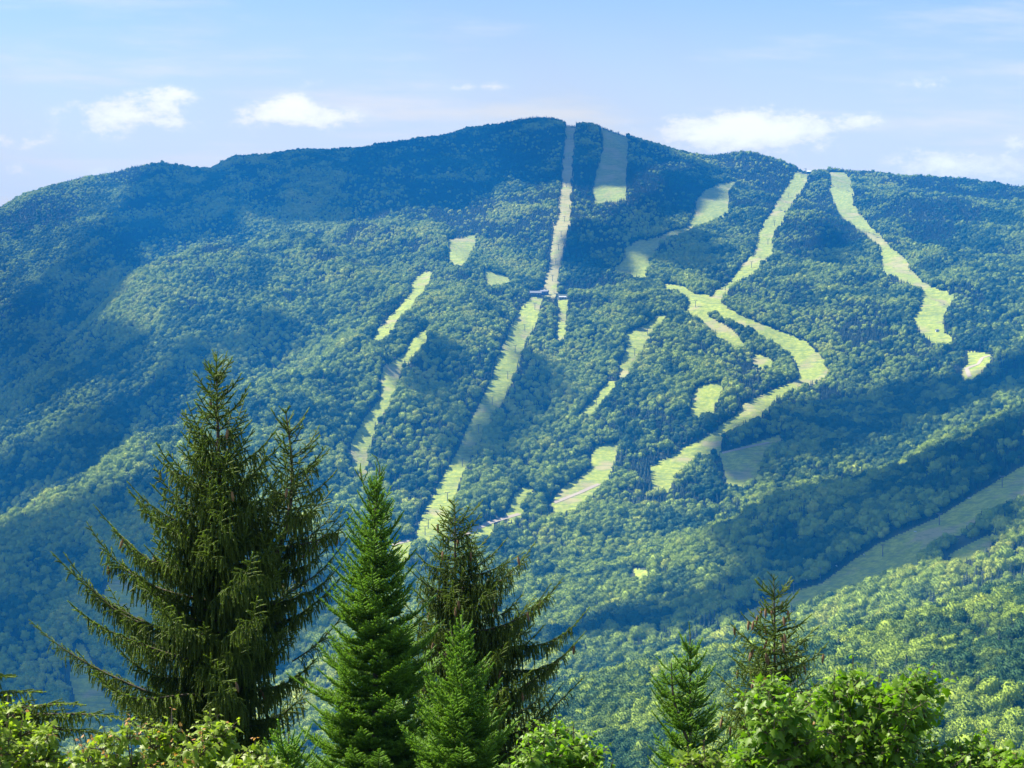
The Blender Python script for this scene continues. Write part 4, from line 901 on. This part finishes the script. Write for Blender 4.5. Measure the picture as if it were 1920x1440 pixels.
def gun(px, py, label):
    g = on_ground(px, py); t = empty('snow_gun', tuple(g)); tag(t, label, 'snow gun', 'snow guns on the trails')
    MB().tube((0, 0, -1), (0, 0, 3.2), .12, .1, 8).build('pole', M_ST, t); MB().tube((0, -.9, 3.5), (0, .9, 3.8), .62, .5, 10).build('barrel', M_WH, t); MB().box((0, 0, 3.15), (.6, .6, .3)).build('cradle', M_ST, t)
gun(1675, 504, 'white snow gun on the far right trail above its bend'); gun(955, 514, 'white snow gun at the tip of the small wedge clearing'); gun(1371, 841, 'white snow gun above the shaded clearing'); gun(1172, 318, 'white snow gun on the right edge of the summit bowl')

# ---------------------------------------------------------------- clouds added above the frame, shaped to darken chosen slopes and gullies
mc, nt = mat('cloud')
d = nt.n('ShaderNodeBsdfDiffuse', _Color=(.9, .9, .92, 1)); tr = nt.n('ShaderNodeBsdfTranslucent', _Color=(.9, .9, .92, 1)); mx = nt.n('ShaderNodeMixShader', _Fac=.12)
nt.l(d.outputs[0], mx.inputs[1]); nt.l(tr.outputs[0], mx.inputs[2]); finish(nt, mx.outputs[0])
SH = [
 [(400,270),(560,250),(800,225),(1050,190),(1068,345),(960,352),(900,398),(760,400),(690,418),(520,438),(300,486),(215,590),(90,690),(-60,770),(-60,640),(70,540),(170,460),(250,400),(270,340),(300,300)],
 [(1052,200),(1240,235),(1335,270),(1330,300),(1240,330),(1180,358),(1120,368),(1080,345),(1055,345)],
 [(1140,425),(1240,365),(1285,325),(1415,322),(1385,380),(1330,398),(1275,432),(1262,470),(1225,515),(1150,522),(1075,500),(1068,485),(1095,430)],
 [(830,645),(890,655),(930,690),(890,770),(860,800),(815,780),(795,720)],
 [(1010,680),(1070,690),(1120,760),(1085,830),(980,885),(910,885),(850,865),(895,805),(965,760)],
 [(1480,790),(1600,740),(1750,725),(1860,700),(1990,640),(1990,735),(1780,805),(1650,855),(1500,905),(1400,915),(1350,850),(1400,800)],
 [(1990,765),(1800,845),(1690,890),(1500,935),(1380,1000),(1400,1080),(1300,1130),(1180,1160),(1080,1190),(1080,1240),(1300,1195),(1500,1140),(1700,1085),(1990,1020)],
 [(590,600),(540,610),(430,660),(330,715),(220,780),(80,840),(-60,880),(-60,1010),(0,985),(150,915),(300,815),(380,778),(500,722),(590,665)],
 [(-60,1050),(100,960),(330,900),(480,930),(620,1020),(700,1150),(450,1400),(-60,1430)],
 [(60,680),(200,590),(250,600),(330,640),(260,720),(120,770),(-60,830),(-60,740)],
 [(1230,450),(1330,440),(1410,450),(1380,500),(1300,510),(1240,495)],
 [(1560,420),(1620,440),(1640,500),(1580,520),(1540,480)],
]
ZC = 1750.0
def cloud(poly, seed):
    r = np.random.default_rng(seed); pts = []
    p = np.array(poly, float)
    for a, b in zip(p, np.roll(p, -1, 0)):
        k = max(1, int(np.hypot(*(b - a)) / 25))
        for t in range(k): pts.append(a + (b - a) * t / k)
    G = np.array([on_ground(*q) for q in pts]); G[:, 2] += 8
    sky_miss = np.array([np.isnan(cast(*q)[0]) for q in pts]); G[sky_miss, 1] += 60
    S = G + sd[None] * ((ZC + 45 - G[:, 2]) / sd[2])[:, None]; Q = S[:, :2]
    st = 16.0; x0, y0 = Q.min(0) - 20; x1, y1 = Q.max(0) + 20
    gx, gy = np.meshgrid(np.arange(x0, x1, st), np.arange(y0, y1, st), indexing='ij')
    wob = 34
    wx = gx + (fbm(gx / 120, gy / 120 + seed, 3) - .5) * 2 * wob; wy = gy + (fbm(gx / 120 + 31, gy / 120 + seed, 3) - .5) * 2 * wob
    ins = inside(Q, wx, wy)
    d = ins.astype(float); cur = ins.copy()
    for _ in range(14):                                  # distance to the edge by erosion
        c2 = cur.copy(); c2[1:] &= cur[:-1]; c2[:-1] &= cur[1:]; c2[:, 1:] &= cur[:, :-1]; c2[:, :-1] &= cur[:, 1:]; c2[0] = c2[-1] = False; c2[:, 0] = c2[:, -1] = False
        cur = c2; d += cur
    hgt = np.sqrt(np.clip(d / 15, 0, 1)) * (25 + 70 * fbm(gx / 90, gy / 90, 4))
    ok = ins[:-1, :-1] & ins[1:, :-1] & ins[1:, 1:] & ins[:-1, 1:]
    n = gx.size; id_ = np.arange(n).reshape(gx.shape)
    q = np.stack([id_[:-1, :-1], id_[1:, :-1], id_[1:, 1:], id_[:-1, 1:]], -1)[ok]
    V = np.concatenate([np.stack([gx, gy, ZC + hgt], -1).reshape(-1, 3), np.stack([gx, gy, ZC - 8 * np.sqrt(d)], -1).reshape(-1, 3)])
    E = {}
    for f in q:
        for a, b in zip(f, np.roll(f, -1)):
            if (b, a) in E: del E[(b, a)]
            else: E[(a, b)] = 1
    side = np.array([[b, a, a + n, b + n] for a, b in E])
    qq = np.concatenate([q, q[:, ::-1] + n, side]); us, inv = np.unique(qq.ravel(), return_inverse=True)
    return tag(link('cloud', np_mesh('cloud', V[us], inv.reshape(-1, 4), mc, 4, smooth=True)), kind='structure')
for i, s in enumerate(SH): cloud(s, i)

# ---------------------------------------------------------------- haze
mh, nt = mat('haze')
pv = nt.n('ShaderNodeVolumePrincipled'); pv.inputs['Color'].default_value = (0.015, 0.32, 1.0, 1); pv.inputs['Density'].default_value = HAZE; pv.inputs['Anisotropy'].default_value = 0.0
o_ = nt.n('ShaderNodeOutputMaterial'); nt.l(pv.outputs[0], o_.inputs['Volume'])
XL = np.abs(XW).max() + 20; z0 = ZG.min() - 1; z1 = max(ZG.max() + 25, 60)
bx = [(-XL, -30, z0), (XL, -30, z0), (XL, 6340, z0), (-XL, 6340, z0), (-XL, -30, z1), (XL, -30, z1), (XL, 6340, z1), (-XL, 6340, z1)]
tag(link('haze', np_mesh('haze', bx, [[0, 3, 2, 1], [4, 5, 6, 7], [0, 1, 5, 4], [1, 2, 6, 5], [2, 3, 7, 6], [3, 0, 4, 7]], mh, 4)), kind='stuff')
